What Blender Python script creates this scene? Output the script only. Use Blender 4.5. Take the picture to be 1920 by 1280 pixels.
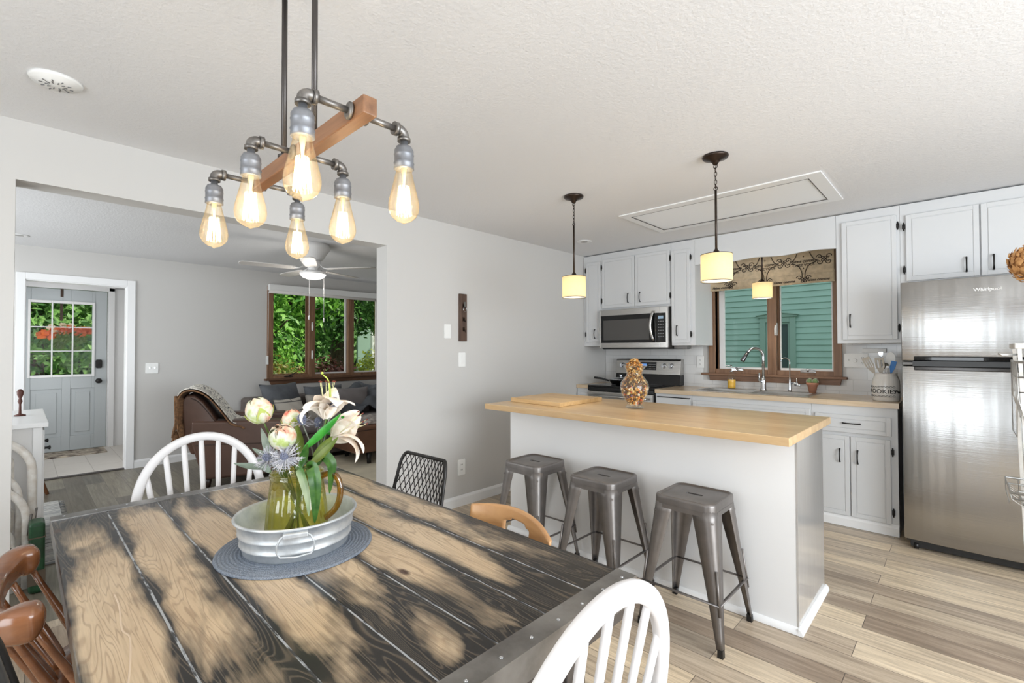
import bpy, bmesh, math, random
from mathutils import Vector, Matrix
PI = math.pi
SC = bpy.context.scene
COL = SC.collection
for _o in list(bpy.data.objects):
    bpy.data.objects.remove(_o, do_unlink=True)

def lin(c):
    return tuple((v/255/12.92 if v/255 <= 0.04045 else ((v/255+0.055)/1.055)**2.4) for v in c)

# ------------------------------------------------------------------ camera
yaw, pitch, roll = 0.763956, 0.016901, -0.0023648
fw = Vector((-math.sin(yaw)*math.cos(pitch), math.cos(yaw)*math.cos(pitch), math.sin(pitch)))
rt = fw.cross(Vector((0, 0, 1))).normalized(); up = rt.cross(fw)
rt2 = rt*math.cos(roll)+up*math.sin(roll); up2 = -rt*math.sin(roll)+up*math.cos(roll)
cd = bpy.data.cameras.new('camera'); cam = bpy.data.objects.new('camera', cd); COL.objects.link(cam)
cam.matrix_world = Matrix(((rt2.x, up2.x, -fw.x, 0), (rt2.y, up2.y, -fw.y, 0), (rt2.z, up2.z, -fw.z, 1.37), (0, 0, 0, 1)))
cd.sensor_width = 36; cd.lens = 883.96/1920*36; cd.clip_start = 0.02; cd.clip_end = 200
SC.camera = cam
SC.view_settings.view_transform = 'Standard'; SC.view_settings.look = 'None'
SC.view_settings.exposure = 0.0; SC.view_settings.gamma = 1; SC.view_settings.use_curve_mapping = False

# ------------------------------------------------------------------ world, sun, daylight through the windows, added entry fill
W = bpy.data.worlds.new('world'); SC.world = W; W.use_nodes = True
nt = W.node_tree; nt.nodes.clear()
bg = nt.nodes.new('ShaderNodeBackground'); wo = nt.nodes.new('ShaderNodeOutputWorld')
bg.inputs[0].default_value = (0.92, 0.96, 1.0, 1); bg.inputs[1].default_value = 1.0
nt.links.new(bg.outputs[0], wo.inputs[0])
def sun(name, rot, e, ang, c):
    d = bpy.data.lights.new(name, 'SUN'); d.energy = e; d.angle = ang; d.color = c
    o = bpy.data.objects.new(name, d); COL.objects.link(o); o.rotation_euler = rot
sun('sun', (math.radians(-32), math.radians(30), 0), 6.0, 0.03, (1, 0.95, 0.86))
def area(name, loc, rot, sx, sy, w, c=(1, 1, 1)):
    d = bpy.data.lights.new(name, 'AREA'); d.shape = 'RECTANGLE'; d.size = sx; d.size_y = sy; d.energy = w; d.color = c
    o = bpy.data.objects.new(name, d); COL.objects.link(o); o.location = loc; o.rotation_euler = rot
R90 = math.radians(90)
# light of the glazed patio door behind the viewer, of the window right of the viewer, of the living room's side windows
UPT = math.radians(9)   # upward tilt added to window lamps to brighten the ceiling
area('patio_door_daylight', (-0.65, -2.28, 1.15), (R90+UPT, 0, 0), 1.7, 1.9, 64, (0.88, 0.945, 1.0))
area('dining_window_daylight', (2.55, 1.3, 1.30), (R90-math.radians(6), 0, R90), 3.2, 1.7, 190, (0.87, 0.94, 1.0))
area('living_side_window_daylight', (-5.1, -2.28, 1.3), (R90+UPT, 0, 0), 2.4, 1.6, 92, (0.92, 0.965, 1.0))

area('entry_fill_light', (-7.9, -.22, 1.35), (R90, 0, 0), 1.2, 1.5, 14, (0.97, 0.985, 1.0))  # added fill lamp before a solid wall, brightens the dark vestibule

# ------------------------------------------------------------------ materials
MATS = {}
def new_mat(name):
    m = bpy.data.materials.new(name); m.use_nodes = True; m.node_tree.nodes.clear()
    o = m.node_tree.nodes.new('ShaderNodeOutputMaterial')
    return m, m.node_tree, o
def N(t, typ, **kw):
    n = t.nodes.new(typ)
    for k, v in kw.items():
        if k.startswith('i_'):
            n.inputs[int(k[2:]) if k[2:].isdigit() else k[2:].replace('_', ' ')].default_value = v
        else: setattr(n, k, v)
    return n
def col4(c): return (*lin(c), 1)
def obj_coord(t, scale=(1, 1, 1), rot=(0, 0, 0), loc=(0, 0, 0)):
    tc = N(t, 'ShaderNodeTexCoord'); mp = N(t, 'ShaderNodeMapping')
    mp.inputs['Scale'].default_value = scale; mp.inputs['Rotation'].default_value = rot; mp.inputs['Location'].default_value = loc
    t.links.new(tc.outputs['Object'], mp.inputs[0]); return mp.outputs[0]
def mix(t, a, b, f, mode='MIX'):
    m = N(t, 'ShaderNodeMix', data_type='RGBA', blend_type=mode)
    for s, v in ((6, a), (7, b), (0, f)):
        if hasattr(v, 'is_linked'): t.links.new(v, m.inputs[s])
        else: m.inputs[s].default_value = v
    return m.outputs[2]
def ramp(t, src, stops):
    r = N(t, 'ShaderNodeValToRGB'); t.links.new(src, r.inputs[0])
    e = r.color_ramp.elements
    while len(e) < len(stops): e.new(0.5)
    for el, (p, c) in zip(e, stops):
        el.position = p; el.color = c if len(c) == 4 else (*c, 1)
    return r.outputs[0]
def mth(t, op, a, b=0.0, c=None, clamp=False):
    m = N(t, 'ShaderNodeMath', operation=op, use_clamp=clamp)
    for i, v in enumerate((a, b, c)):
        if v is None: continue
        if hasattr(v, 'is_linked'): t.links.new(v, m.inputs[i])
        else: m.inputs[i].default_value = v
    return m.outputs[0]
def noise(t, vec, scale, detail=4, rough=.55, dist=0, out=0):
    n = N(t, 'ShaderNodeTexNoise'); n.inputs['Scale'].default_value = scale; n.inputs['Detail'].default_value = detail
    n.inputs['Roughness'].default_value = rough; n.inputs['Distortion'].default_value = dist
    if vec is not None: t.links.new(vec, n.inputs['Vector'])
    return n.outputs[out]
def bsdf(t, o, **kw):
    b = N(t, 'ShaderNodeBsdfPrincipled')
    for k, v in kw.items():
        k = k.replace('_', ' ')
        if hasattr(v, 'is_linked'): t.links.new(v, b.inputs[k])
        else: b.inputs[k].default_value = v
    t.links.new(b.outputs[0], o.inputs[0]); return b
def bump(t, b, src, strength, dist=0.002):
    n = N(t, 'ShaderNodeBump'); n.inputs['Strength'].default_value = strength; n.inputs['Distance'].default_value = dist
    t.links.new(src, n.inputs['Height']); t.links.new(n.outputs[0], b.inputs['Normal'])
def mat(name, c, rough=.5, metal=0, vary=0, vscale=6, stretch=(1, 1, 1), bmp=0, bscale=80, c2=None, **kw):
    """plain surface with an optional procedural variation between c and c2"""
    if name in MATS: return MATS[name]
    m, t, o = new_mat(name)
    base = col4(c)
    if vary or c2:
        v = obj_coord(t, stretch); n = noise(t, v, vscale, 5)
        c2 = c2 or tuple(max(0, x*(1-vary)) for x in c)
        base = mix(t, col4(c), col4(c2), ramp(t, n, [(.35, (0, 0, 0)), (.65, (1, 1, 1))]))
    b = bsdf(t, o, Base_Color=base, Roughness=rough, Metallic=metal, **kw)
    if bmp:
        v = obj_coord(t, stretch); bump(t, b, noise(t, v, bscale, 3), bmp)
    MATS[name] = m; return m
def glass(name, tint=(1, 1, 1), refl=1.0, rough=0.02, base_mix=0.04, gcol=(1, 1, 1, 1)):
    """thin clear glass: light passes straight, fresnel reflection on top"""
    if name in MATS: return MATS[name]
    m, t, o = new_mat(name)
    tr = N(t, 'ShaderNodeBsdfTransparent'); tr.inputs[0].default_value = (*tint, 1)
    gl = N(t, 'ShaderNodeBsdfGlossy'); gl.inputs['Roughness'].default_value = rough; gl.inputs[0].default_value = gcol
    lw = N(t, 'ShaderNodeLayerWeight'); lw.inputs[0].default_value = .5
    f = mth(t, 'MULTIPLY_ADD', mth(t, 'POWER', lw.outputs['Facing'], 3.0), .7*refl, base_mix, clamp=True)
    mx = N(t, 'ShaderNodeMixShader'); t.links.new(f, mx.inputs[0]); t.links.new(tr.outputs[0], mx.inputs[1]); t.links.new(gl.outputs[0], mx.inputs[2])
    t.links.new(mx.outputs[0], o.inputs[0]); MATS[name] = m; return m
def emit(name, c, s):
    if name in MATS: return MATS[name]
    m, t, o = new_mat(name); e = N(t, 'ShaderNodeEmission'); e.inputs[0].default_value = (*lin(c), 1); e.inputs[1].default_value = s
    t.links.new(e.outputs[0], o.inputs[0]); MATS[name] = m; return m

def floor_planks(grey=False):
    m, t, o = new_mat('dimmed_plank_floor' if grey else 'vinyl_plank_floor')
    v = obj_coord(t, (1, 1, 1), (0, 0, 0), (0.48-.1, -0.027, 0))
    br = N(t, 'ShaderNodeTexBrick'); br.offset = .37; br.offset_frequency = 2; br.squash = 1
    br.inputs['Color1'].default_value = (0, 0, 0, 1); br.inputs['Color2'].default_value = (1, 1, 1, 1); br.inputs['Mortar'].default_value = (.5, .5, .5, 1)
    br.inputs['Scale'].default_value = 1; br.inputs['Mortar Size'].default_value = .0013; br.inputs['Mortar Smooth'].default_value = .1
    br.inputs['Bias'].default_value = 0; br.inputs['Brick Width'].default_value = 1.22; br.inputs['Row Height'].default_value = .15
    t.links.new(v, br.inputs[0])
    wv = obj_coord(t, (1.1, 16, 1)); offs = N(t, 'ShaderNodeVectorMath', operation='ADD'); t.links.new(wv, offs.inputs[0])
    sep = N(t, 'ShaderNodeVectorMath', operation='SCALE'); t.links.new(br.outputs[0], sep.inputs[0]); sep.inputs[3].default_value = 9
    t.links.new(sep.outputs[0], offs.inputs[1])
    g1 = noise(t, offs.outputs[0], 1.3, 8, .62, 1.2); g2 = noise(t, offs.outputs[0], 5, 6, .7, .4)
    plank = ramp(t, br.outputs[0], [(0, lin((168, 150, 132))), (.3, lin((218, 202, 180))), (.55, lin((240, 222, 194))), (.8, lin((206, 190, 168))), (1, lin((176, 164, 150)))])
    streak = ramp(t, g1, [(.34, lin((132, 116, 100))), (.48, lin((208, 200, 190))), (.62, lin((255, 252, 246)))])
    c = mix(t, plank, streak, .52, 'MULTIPLY')
    fine = ramp(t, g2, [(.4, (.62, .58, .54)), (.55, (1, 1, 1))])
    c = mix(t, c, fine, .45, 'MULTIPLY')
    if grey: c = mix(t, c, (.36, .39, .40, 1), 1.0, 'MULTIPLY')  # same planks darkened: the living room's dimness is put into the colour
    c = mix(t, c, (.06, .045, .035, 1), br.outputs[1])
    b = bsdf(t, o, Base_Color=c, Roughness=.36); bump(t, b, g2, .12)
    return m
def table_wood():
    m, t, o = new_mat('burnt_pine_boards')
    tc = N(t, 'ShaderNodeTexCoord'); sx = N(t, 'ShaderNodeSeparateXYZ'); t.links.new(tc.outputs['Object'], sx.inputs[0])
    X, Y = sx.outputs[0], sx.outputs[1]
    bi = mth(t, 'FLOOR', mth(t, 'DIVIDE', Y, .151))
    cb = N(t, 'ShaderNodeCombineXYZ'); t.links.new(mth(t, 'MULTIPLY_ADD', bi, 3.7, X), cb.inputs[0]); t.links.new(Y, cb.inputs[1])
    mp = N(t, 'ShaderNodeMapping'); mp.inputs['Scale'].default_value = (.8, 7.5, 1); t.links.new(cb.outputs[0], mp.inputs[0])
    w0 = noise(t, mp.outputs[0], 1.15, 3, .5, .7)
    rings = mth(t, 'SINE', mth(t, 'MULTIPLY', w0, 170.0))
    grain = ramp(t, rings, [(0, (0, 0, 0)), (.62, (.25, .25, .25)), (.95, (1, 1, 1))])
    mp2 = N(t, 'ShaderNodeMapping'); mp2.inputs['Scale'].default_value = (2, 40, 1); t.links.new(cb.outputs[0], mp2.inputs[0])
    fib = noise(t, mp2.outputs[0], 3, 6, .6)
    # charring: more towards the board edges, towards both ends and in patches
    fy = mth(t, 'FRACT', mth(t, 'DIVIDE', Y, .151)); ed = mth(t, 'ABSOLUTE', mth(t, 'SUBTRACT', fy, .5))
    ed = mth(t, 'POWER', mth(t, 'MULTIPLY', ed, 2.0), 3.0)
    ex = mth(t, 'POWER', mth(t, 'ABSOLUTE', mth(t, 'DIVIDE', X, .88)), 3.0)
    ylate = mth(t, 'ADD', mth(t, 'MULTIPLY', Y, .02), mth(t, 'MULTIPLY', mth(t, 'MAXIMUM', mth(t, 'ADD', X, -.30), 0.0), mth(t, 'MULTIPLY_ADD', Y, 1.9, -.1)))
    mp3 = N(t, 'ShaderNodeMapping'); mp3.inputs['Scale'].default_value = (1.3, 3.2, 1); t.links.new(cb.outputs[0], mp3.inputs[0])
    pn = noise(t, mp3.outputs[0], 1.7, 4, .55, .5)
    ch = mth(t, 'ADD', mth(t, 'MULTIPLY', mth(t, 'SUBTRACT', pn, .50), 3.4), mth(t, 'MULTIPLY', ed, 1.05))
    ch = mth(t, 'ADD', ch, mth(t, 'MULTIPLY', ex, .70)); ch = mth(t, 'ADD', ch, ylate)
    ch = mth(t, 'ADD', ch, mth(t, 'MULTIPLY', mth(t, 'SUBTRACT', fib, .5), .5))
    chm = ramp(t, ch, [(.18, (0, 0, 0)), (.80, (1, 1, 1))])
    light = mix(t, col4((218, 198, 168)), col4((186, 160, 128)), noise(t, mp3.outputs[0], 2.5, 3))
    light = mix(t, light, col4((150, 124, 98)), mth(t, 'MULTIPLY', grain, .5))
    dark = mix(t, col4((30, 28, 27)), col4((104, 92, 78)), mth(t, 'MULTIPLY', grain, .6))
    c = mix(t, light, dark, chm)
    c = mix(t, c, (.72, .68, .64, 1), mth(t, 'MULTIPLY', ramp(t, fib, [(.45, (0, 0, 0)), (.62, (1, 1, 1))]), .55), 'MULTIPLY')
    # knots
    mpk = N(t, 'ShaderNodeMapping'); mpk.inputs['Scale'].default_value = (2.6, 6.2, 1); t.links.new(cb.outputs[0], mpk.inputs[0])
    vo = N(t, 'ShaderNodeTexVoronoi'); vo.inputs['Scale'].default_value = 1.0; vo.inputs['Randomness'].default_value = 1; t.links.new(mpk.outputs[0], vo.inputs[0])
    c = mix(t, c, col4((70, 44, 30)), ramp(t, vo.outputs[0], [(.04, (1, 1, 1)), (.085, (0, 0, 0))]))
    b = bsdf(t, o, Base_Color=c, Roughness=.30); bump(t, b, grain, .25, .001)
    return m
def tiles(name, c1, c2, mortar, w, h, ms, rough, axis='xy', off=.5, streak=0):
    m, t, o = new_mat(name)
    rot = {'xy': (0, 0, 0), 'xz': (-PI/2, 0, 0)}[axis]
    v = obj_coord(t, (1, 1, 1), rot)
    br = N(t, 'ShaderNodeTexBrick'); br.offset = off
    for k, x in (('Color1', col4(c1)), ('Color2', col4(c2)), ('Mortar', col4(mortar)), ('Scale', 1), ('Mortar Size', ms), ('Brick Width', w), ('Row Height', h), ('Mortar Smooth', .2)):
        br.inputs[k].default_value = x
    t.links.new(v, br.inputs[0]); c = br.outputs[0]
    if streak: c = mix(t, c, (.8, .78, .76, 1), mth(t, 'MULTIPLY', noise(t, obj_coord(t, (2, 9, 1)), 2, 5), streak), 'MULTIPLY')
    b = bsdf(t, o, Base_Color=c, Roughness=rough); bump(t, b, mth(t, 'SUBTRACT', 1, br.outputs[1]), .4)
    return m
def wood(name, c1, c2, rough=.4, axis=0, scale=1.0, strips=0, bmp=.05, coat=0):
    if name in MATS: return MATS[name]
    m, t, o = new_mat(name)
    s = [14*scale]*3; s[axis] = 1.2*scale
    v = obj_coord(t, s); g = noise(t, v, 1.6, 7, .6, .9)
    c = ramp(t, g, [(.3, lin(c2)), (.7, lin(c1))])
    if strips:
        v2 = obj_coord(t); br = N(t, 'ShaderNodeTexBrick'); br.offset = .43
        for k, x in (('Color1', (.80, .74, .66, 1)), ('Color2', (1, 1, 1, 1)), ('Mortar', (.7, .62, .52, 1)), ('Scale', 1), ('Mortar Size', .0004), ('Brick Width', .55), ('Row Height', strips)):
            br.inputs[k].default_value = x
        t.links.new(v2, br.inputs[0]); c = mix(t, c, br.outputs[0], .55, 'MULTIPLY')
    b = bsdf(t, o, Base_Color=c, Roughness=rough, Coat_Weight=coat, Coat_Roughness=.15)
    if bmp: bump(t, b, g, bmp)
    MATS[name] = m; return m
def steel(name, c=(200, 198, 195), rough=.28, axis=2, amt=.12, aniso=0):
    if name in MATS: return MATS[name]
    m, t, o = new_mat(name)
    s = [300, 300, 300]; s[axis] = 1.5
    v = obj_coord(t, s); n = noise(t, v, 1, 3)
    big = noise(t, obj_coord(t, tuple(6 if i != axis else .5 for i in range(3))), 1, 2)
    r = mth(t, 'MULTIPLY_ADD', n, amt, rough-.06); r = mth(t, 'MULTIPLY_ADD', big, .08, r)
    b = bsdf(t, o, Base_Color=col4(c), Metallic=1.0, Roughness=r)
    bump(t, b, n, .03, .0005)
    MATS[name] = m; return m
def shade_mat():
    m, t, o = new_mat('linen_lamp_shade')
    v = obj_coord(t, (1, 1, 6)); w = noise(t, v, 60, 3)
    c = mix(t, (.93, .80, .54, 1), (.84, .68, .42, 1), w)
    d = N(t, 'ShaderNodeBsdfDiffuse'); tr = N(t, 'ShaderNodeBsdfTranslucent'); mx = N(t, 'ShaderNodeMixShader'); mx.inputs[0].default_value = .6
    t.links.new(c, d.inputs[0]); t.links.new(c, tr.inputs[0]); t.links.new(d.outputs[0], mx.inputs[1]); t.links.new(tr.outputs[0], mx.inputs[2]); t.links.new(mx.outputs[0], o.inputs[0])
    return m
def amber_bulb():
    m, t, o = new_mat('amber_bulb_glass'); lw = N(t, 'ShaderNodeLayerWeight'); lw.inputs[0].default_value = .5
    tr = N(t, 'ShaderNodeBsdfTransparent'); t.links.new(mix(t, (1, .97, .90, 1), (.93, .72, .42, 1), mth(t, 'POWER', lw.outputs['Facing'], 1.5)), tr.inputs[0])
    tl = N(t, 'ShaderNodeBsdfTranslucent'); tl.inputs[0].default_value = (1, .88, .66, 1)
    gl = N(t, 'ShaderNodeBsdfGlossy'); gl.inputs['Roughness'].default_value = .03
    m1 = N(t, 'ShaderNodeMixShader'); m1.inputs[0].default_value = .045; t.links.new(tr.outputs[0], m1.inputs[1]); t.links.new(tl.outputs[0], m1.inputs[2])
    m2 = N(t, 'ShaderNodeMixShader'); t.links.new(mth(t, 'MULTIPLY_ADD', mth(t, 'POWER', lw.outputs['Facing'], 3.0), .5, .03, clamp=True), m2.inputs[0]); t.links.new(m1.outputs[0], m2.inputs[1]); t.links.new(gl.outputs[0], m2.inputs[2])
    t.links.new(m2.outputs[0], o.inputs[0]); return m
def leafy(name, c1, c2, c3=None, rough=.5, transl=.3):
    if name in MATS: return MATS[name]
    m, t, o = new_mat(name)
    v = obj_coord(t); n = noise(t, v, 3.5, 3); n2 = noise(t, v, 30, 2)
    c = mix(t, col4(c1), col4(c2), ramp(t, n2, [(.35, (0, 0, 0)), (.65, (1, 1, 1))]))
    if c3: c = mix(t, c, col4(c3), ramp(t, n, [(.45, (0, 0, 0)), (.6, (1, 1, 1))]))
    d = N(t, 'ShaderNodeBsdfPrincipled'); d.inputs['Roughness'].default_value = rough; t.links.new(c, d.inputs['Base Color'])
    tr = N(t, 'ShaderNodeBsdfTranslucent'); t.links.new(c, tr.inputs[0]); mx = N(t, 'ShaderNodeMixShader'); mx.inputs[0].default_value = transl
    t.links.new(d.outputs[0], mx.inputs[1]); t.links.new(tr.outputs[0], mx.inputs[2]); t.links.new(mx.outputs[0], o.inputs[0])
    MATS[name] = m; return m

M_wall = mat('grey_wall_paint', (203, 201, 198), .8, bmp=.05, bscale=220)
M_ceil = mat('textured_ceiling_paint', (226, 226, 227), .9, bmp=1.0, bscale=75)
M_white = mat('white_trim_paint', (238, 238, 238), .35)
M_cab = mat('white_cabinet_paint', (214, 215, 216), .38)
M_island = mat('pale_grey_gloss_panel', (228, 228, 228), .3)
M_floor = floor_planks()
M_black = mat('black_hardware', (28, 26, 25), .4, .3)
M_butcher = wood('butcher_block', (226, 198, 156), (206, 170, 124), .28, 0, 1, strips=.042)
M_counter = wood('pale_counter_wood', (222, 202, 176), (204, 180, 148), .22, 0, 1, strips=.04)
M_brownwin = wood('brown_window_wood', (150, 114, 86), (108, 78, 56), .45, 2, .8)
M_brownwinh = wood('brown_window_wood_sill', (142, 106, 80), (102, 72, 52), .45, 0, .8)
M_brownwiny = wood('brown_window_wood_along', (122, 88, 64), (88, 60, 42), .45, 1, .8)
M_steel = steel('brushed_stainless', (205, 203, 200), .25, 2)
M_steelh = steel('brushed_stainless_level', (190, 188, 185), .25, 0)
M_chrome = mat('polished_metal', (205, 207, 210), .12, 1)
M_glass = glass('window_glass', refl=.4, base_mix=.002)
M_gun = mat('gunmetal_lacquer', (132, 127, 124), .42, .75, vary=.12, vscale=9)
M_bronze = mat('dark_bronze', (62, 52, 46), .35, .8)
M_zinc = mat('aged_pipe_metal', (142, 138, 134), .4, .85, vary=.25, vscale=30)
M_sock = mat('zinc_lamp_socket', (146, 148, 153), .5, .75, vary=.1, vscale=30)
M_blackplastic = mat('black_plastic', (22, 22, 23), .35)
M_blackglass = mat('black_glass', (12, 12, 13), .06)
M_plate = mat('white_plastic_plate', (240, 240, 238), .35)
M_chairwhite = mat('white_chair_paint', (224, 222, 223), .3)
M_leather = mat('brown_leather', (94, 68, 56), .42, bmp=.12, bscale=160, vary=.12, vscale=4)

# ------------------------------------------------------------------ mesh helpers
class MB:
    def __init__(s, off=(0, 0, 0)):
        s.v = []; s.f = []; s.sm = []; s.mi = []; s.off = Vector(off); s.cur = 0
    def add(s, vs, fs, smooth=False):
        b = len(s.v); s.v += [Vector(p)-s.off for p in vs]
        for f in fs:
            s.f.append([i+b for i in f]); s.sm.append(smooth); s.mi.append(s.cur)
        return s
    def box(s, x0, x1, y0, y1, z0, z1):
        vs = [(x, y, z) for x in (x0, x1) for y in (y0, y1) for z in (z0, z1)]
        return s.add(vs, [(0, 1, 3, 2), (4, 6, 7, 5), (0, 4, 5, 1), (2, 3, 7, 6), (0, 2, 6, 4), (1, 5, 7, 3)])
    def hexa(s, bot, top):
        return s.add(list(bot)+list(top), [(3, 2, 1, 0), (4, 5, 6, 7)]+[(i, (i+1) % 4, (i+1) % 4+4, i+4) for i in range(4)])
    def cyl(s, p0, p1, r0, r1=None, n=16, caps=True, smooth=True):
        return s.tube([p0, p1], [r0, r0 if r1 is None else r1], n, caps=caps)
    def tube(s, pts, r, n=10, closed=False, caps=True, flat=1.0, up=None):
        pts = [Vector(p) for p in pts]; L = len(pts); rs = r if isinstance(r, (list, tuple)) else [r]*L
        tan = []
        for i in range(L):
            a = pts[(i-1) % L] if (closed or i > 0) else pts[0]; b = pts[(i+1) % L] if (closed or i < L-1) else pts[-1]
            d = (b-a); tan.append(d.normalized() if d.length > 1e-9 else Vector((0, 0, 1)))
        u = Vector(up) if up is not None else (Vector((0, 0, 1)) if abs(tan[0].z) < .9 else Vector((1, 0, 0)))
        vs = []
        for i in range(L):
            if up is not None: u = Vector(up)
            u = (u-tan[i]*u.dot(tan[i])); u = u.normalized() if u.length > 1e-6 else tan[i].orthogonal().normalized()
            w = tan[i].cross(u)
            for k in range(n):
                a = 2*PI*k/n; vs.append(pts[i]+(u*math.cos(a)*flat+w*math.sin(a))*rs[i])
        fs = []
        for i in range(L if closed else L-1):
            j = (i+1) % L
            for k in range(n): fs.append((i*n+k, i*n+(k+1) % n, j*n+(k+1) % n, j*n+k))
        s.add(vs, fs, True)
        if caps and not closed:
            b = len(s.v)-len(vs)
            s.f.append([b+k for k in range(n)][::-1]); s.f.append([b+(L-1)*n+k for k in range(n)]); s.sm += [False]*2; s.mi += [s.cur]*2
        return s
    def sweep(s, pts, prof, up, scales=None, closed=False, smooth=True):
        """sweep a 2D profile [(a, b)], a along cross(tangent, up), b along up"""
        pts = [Vector(p) for p in pts]; L = len(pts); n = len(prof); vs = []
        for i in range(L):
            a = pts[(i-1) % L] if (closed or i > 0) else pts[0]; b = pts[(i+1) % L] if (closed or i < L-1) else pts[-1]
            t = (b-a).normalized(); uu = Vector(up[i] if isinstance(up, list) else up); side = t.cross(uu).normalized(); w = side.cross(t).normalized()
            sa, sb = scales[i] if scales else (1, 1)
            for (pa, pb) in prof: vs.append(pts[i]+side*pa*sa+w*pb*sb)
        fs = [(i*n+k, i*n+(k+1) % n, ((i+1) % L)*n+(k+1) % n, ((i+1) % L)*n+k) for i in range(L if closed else L-1) for k in range(n)]
        s.add(vs, fs, smooth)
        if not closed:
            b = len(s.v)-len(vs); s.f.append([b+k for k in range(n)][::-1]); s.f.append([b+(L-1)*n+k for k in range(n)]); s.sm += [False]*2; s.mi += [s.cur]*2
        return s
    def lathe(s, prof, c=(0, 0, 0), n=32, smooth=True, caps=True, wob=None):
        vs = []
        for (r, z) in prof:
            for k in range(n):
                a = 2*PI*k/n; rr = r*(wob(a, z) if wob else 1); vs.append((c[0]+rr*math.cos(a), c[1]+rr*math.sin(a), c[2]+z))
        L = len(prof)
        fs = [(i*n+k, i*n+(k+1) % n, (i+1)*n+(k+1) % n, (i+1)*n+k) for i in range(L-1) for k in range(n)]
        s.add(vs, fs, smooth); b = len(s.v)-len(vs)
        if caps:
            for i, rev in ((0, True), (L-1, False)):
                if prof[i][0] > 1e-6:
                    f = [b+i*n+k for k in range(n)]; s.f.append(f[::-1] if rev else f); s.sm.append(False); s.mi.append(s.cur)
        return s
    def prism(s, poly, axis, a0, a1, smooth=False):
        """poly [(u, v)] extruded along axis ('x': u=y v=z, 'y': u=x v=z, 'z': u=x v=y)"""
        def P(u, v, a): return {'x': (a, u, v), 'y': (u, a, v), 'z': (u, v, a)}[axis]
        n = len(poly); vs = [P(u, v, a0) for u, v in poly]+[P(u, v, a1) for u, v in poly]
        return s.add(vs, [tuple(range(n))[::-1], tuple(range(n, 2*n))]+[(i, (i+1) % n, (i+1) % n+n, i+n) for i in range(n)], smooth)
    def sph(s, c, rx, ry=None, rz=None, n=16, m=10):
        ry = ry or rx; rz = rz or rx; vs = []; 
        for i in range(m+1):
            th = PI*i/m
            for k in range(n):
                a = 2*PI*k/n; vs.append((c[0]+rx*math.sin(th)*math.cos(a), c[1]+ry*math.sin(th)*math.sin(a), c[2]-rz*math.cos(th)))
        return s.add(vs, [(i*n+k, i*n+(k+1) % n, (i+1)*n+(k+1) % n, (i+1)*n+k) for i in range(m) for k in range(n)], True)
    def grid(s, fn, nu, nv, smooth=True):
        vs = [fn(i/nu, j/nv) for j in range(nv+1) for i in range(nu+1)]
        return s.add(vs, [(j*(nu+1)+i, j*(nu+1)+i+1, (j+1)*(nu+1)+i+1, (j+1)*(nu+1)+i) for j in range(nv) for i in range(nu)], smooth)
    def plate(s, outer, holes, axis, a0, a1):
        """rectangle outer (u0,u1,v0,v1) with rectangular holes, cut into boxes"""
        us = sorted({outer[0], outer[1], *[h[0] for h in holes], *[h[1] for h in holes]}); vs = sorted({outer[2], outer[3], *[h[2] for h in holes], *[h[3] for h in holes]})
        us = [u for u in us if outer[0] <= u <= outer[1]]; vs = [v for v in vs if outer[2] <= v <= outer[3]]
        for i in range(len(us)-1):
            j = 0
            while j < len(vs)-1:
                cu = (us[i]+us[i+1])/2
                def solid(q): cv = (vs[q]+vs[q+1])/2; return not any(h[0] < cu < h[1] and h[2] < cv < h[3] for h in holes)
                if not solid(j): j += 1; continue
                k = j
                while k < len(vs)-1 and solid(k): k += 1
                u0, u1, v0, v1 = us[i], us[i+1], vs[j], vs[k]
                if axis == 'x': s.box(a0, a1, u0, u1, v0, v1)
                elif axis == 'y': s.box(u0, u1, a0, a1, v0, v1)
                else: s.box(u0, u1, v0, v1, a0, a1)
                j = k
        return s
    def build(s, name, m, parent=None, bev=0, seg=2, sub=0, solid=0, label=None, merge=False, angle=None, recalc=True):
        me = bpy.data.meshes.new(name); me.from_pydata([tuple(v) for v in s.v], [], s.f); me.update()
        me.polygons.foreach_set('use_smooth', s.sm)
        ms = m if isinstance(m, (list, tuple)) else [m]
        for x in ms: me.materials.append(x)
        if len(ms) > 1: me.polygons.foreach_set('material_index', s.mi)
        if merge or recalc:
            bm = bmesh.new(); bm.from_mesh(me)
            if merge: bmesh.ops.remove_doubles(bm, verts=bm.verts, dist=1e-5)
            if recalc: bmesh.ops.recalc_face_normals(bm, faces=bm.faces)
            bm.to_mesh(me); bm.free()
        o = bpy.data.objects.new(name, me); COL.objects.link(o)
        if parent is not None: o.parent = parent
        if bev:
            md = o.modifiers.new('bevel', 'BEVEL'); md.width = bev; md.segments = seg; md.limit_method = 'ANGLE'; md.angle_limit = math.radians(40)
        if solid:
            md = o.modifiers.new('solid', 'SOLIDIFY'); md.thickness = solid; md.offset = 0
        if sub:
            md = o.modifiers.new('sub', 'SUBSURF'); md.levels = sub; md.render_levels = sub
        if label: o['label'] = label
        return o
def thing(name, label, cat, loc=(0, 0, 0), rz=0, group=None):
    o = bpy.data.objects.new(name, None); COL.objects.link(o); o.location = loc; o.rotation_euler = (0, 0, rz); o.empty_display_size = .1
    o['label'] = label; o['category'] = cat
    if group: o['group'] = group
    return o
def tag(o, label, cat, group=None):
    o['label'] = label; o['category'] = cat
    if group: o['group'] = group
    return o
def struct(o): o['kind'] = 'structure'; return o
def sroot(name, loc=(0, 0, 0)):
    o = bpy.data.objects.new(name, None); COL.objects.link(o); o.location = loc; o.empty_display_size = .1; o['kind'] = 'structure'; return o
def kids(o): return [c for c in COL.objects if c.parent == o]
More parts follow.
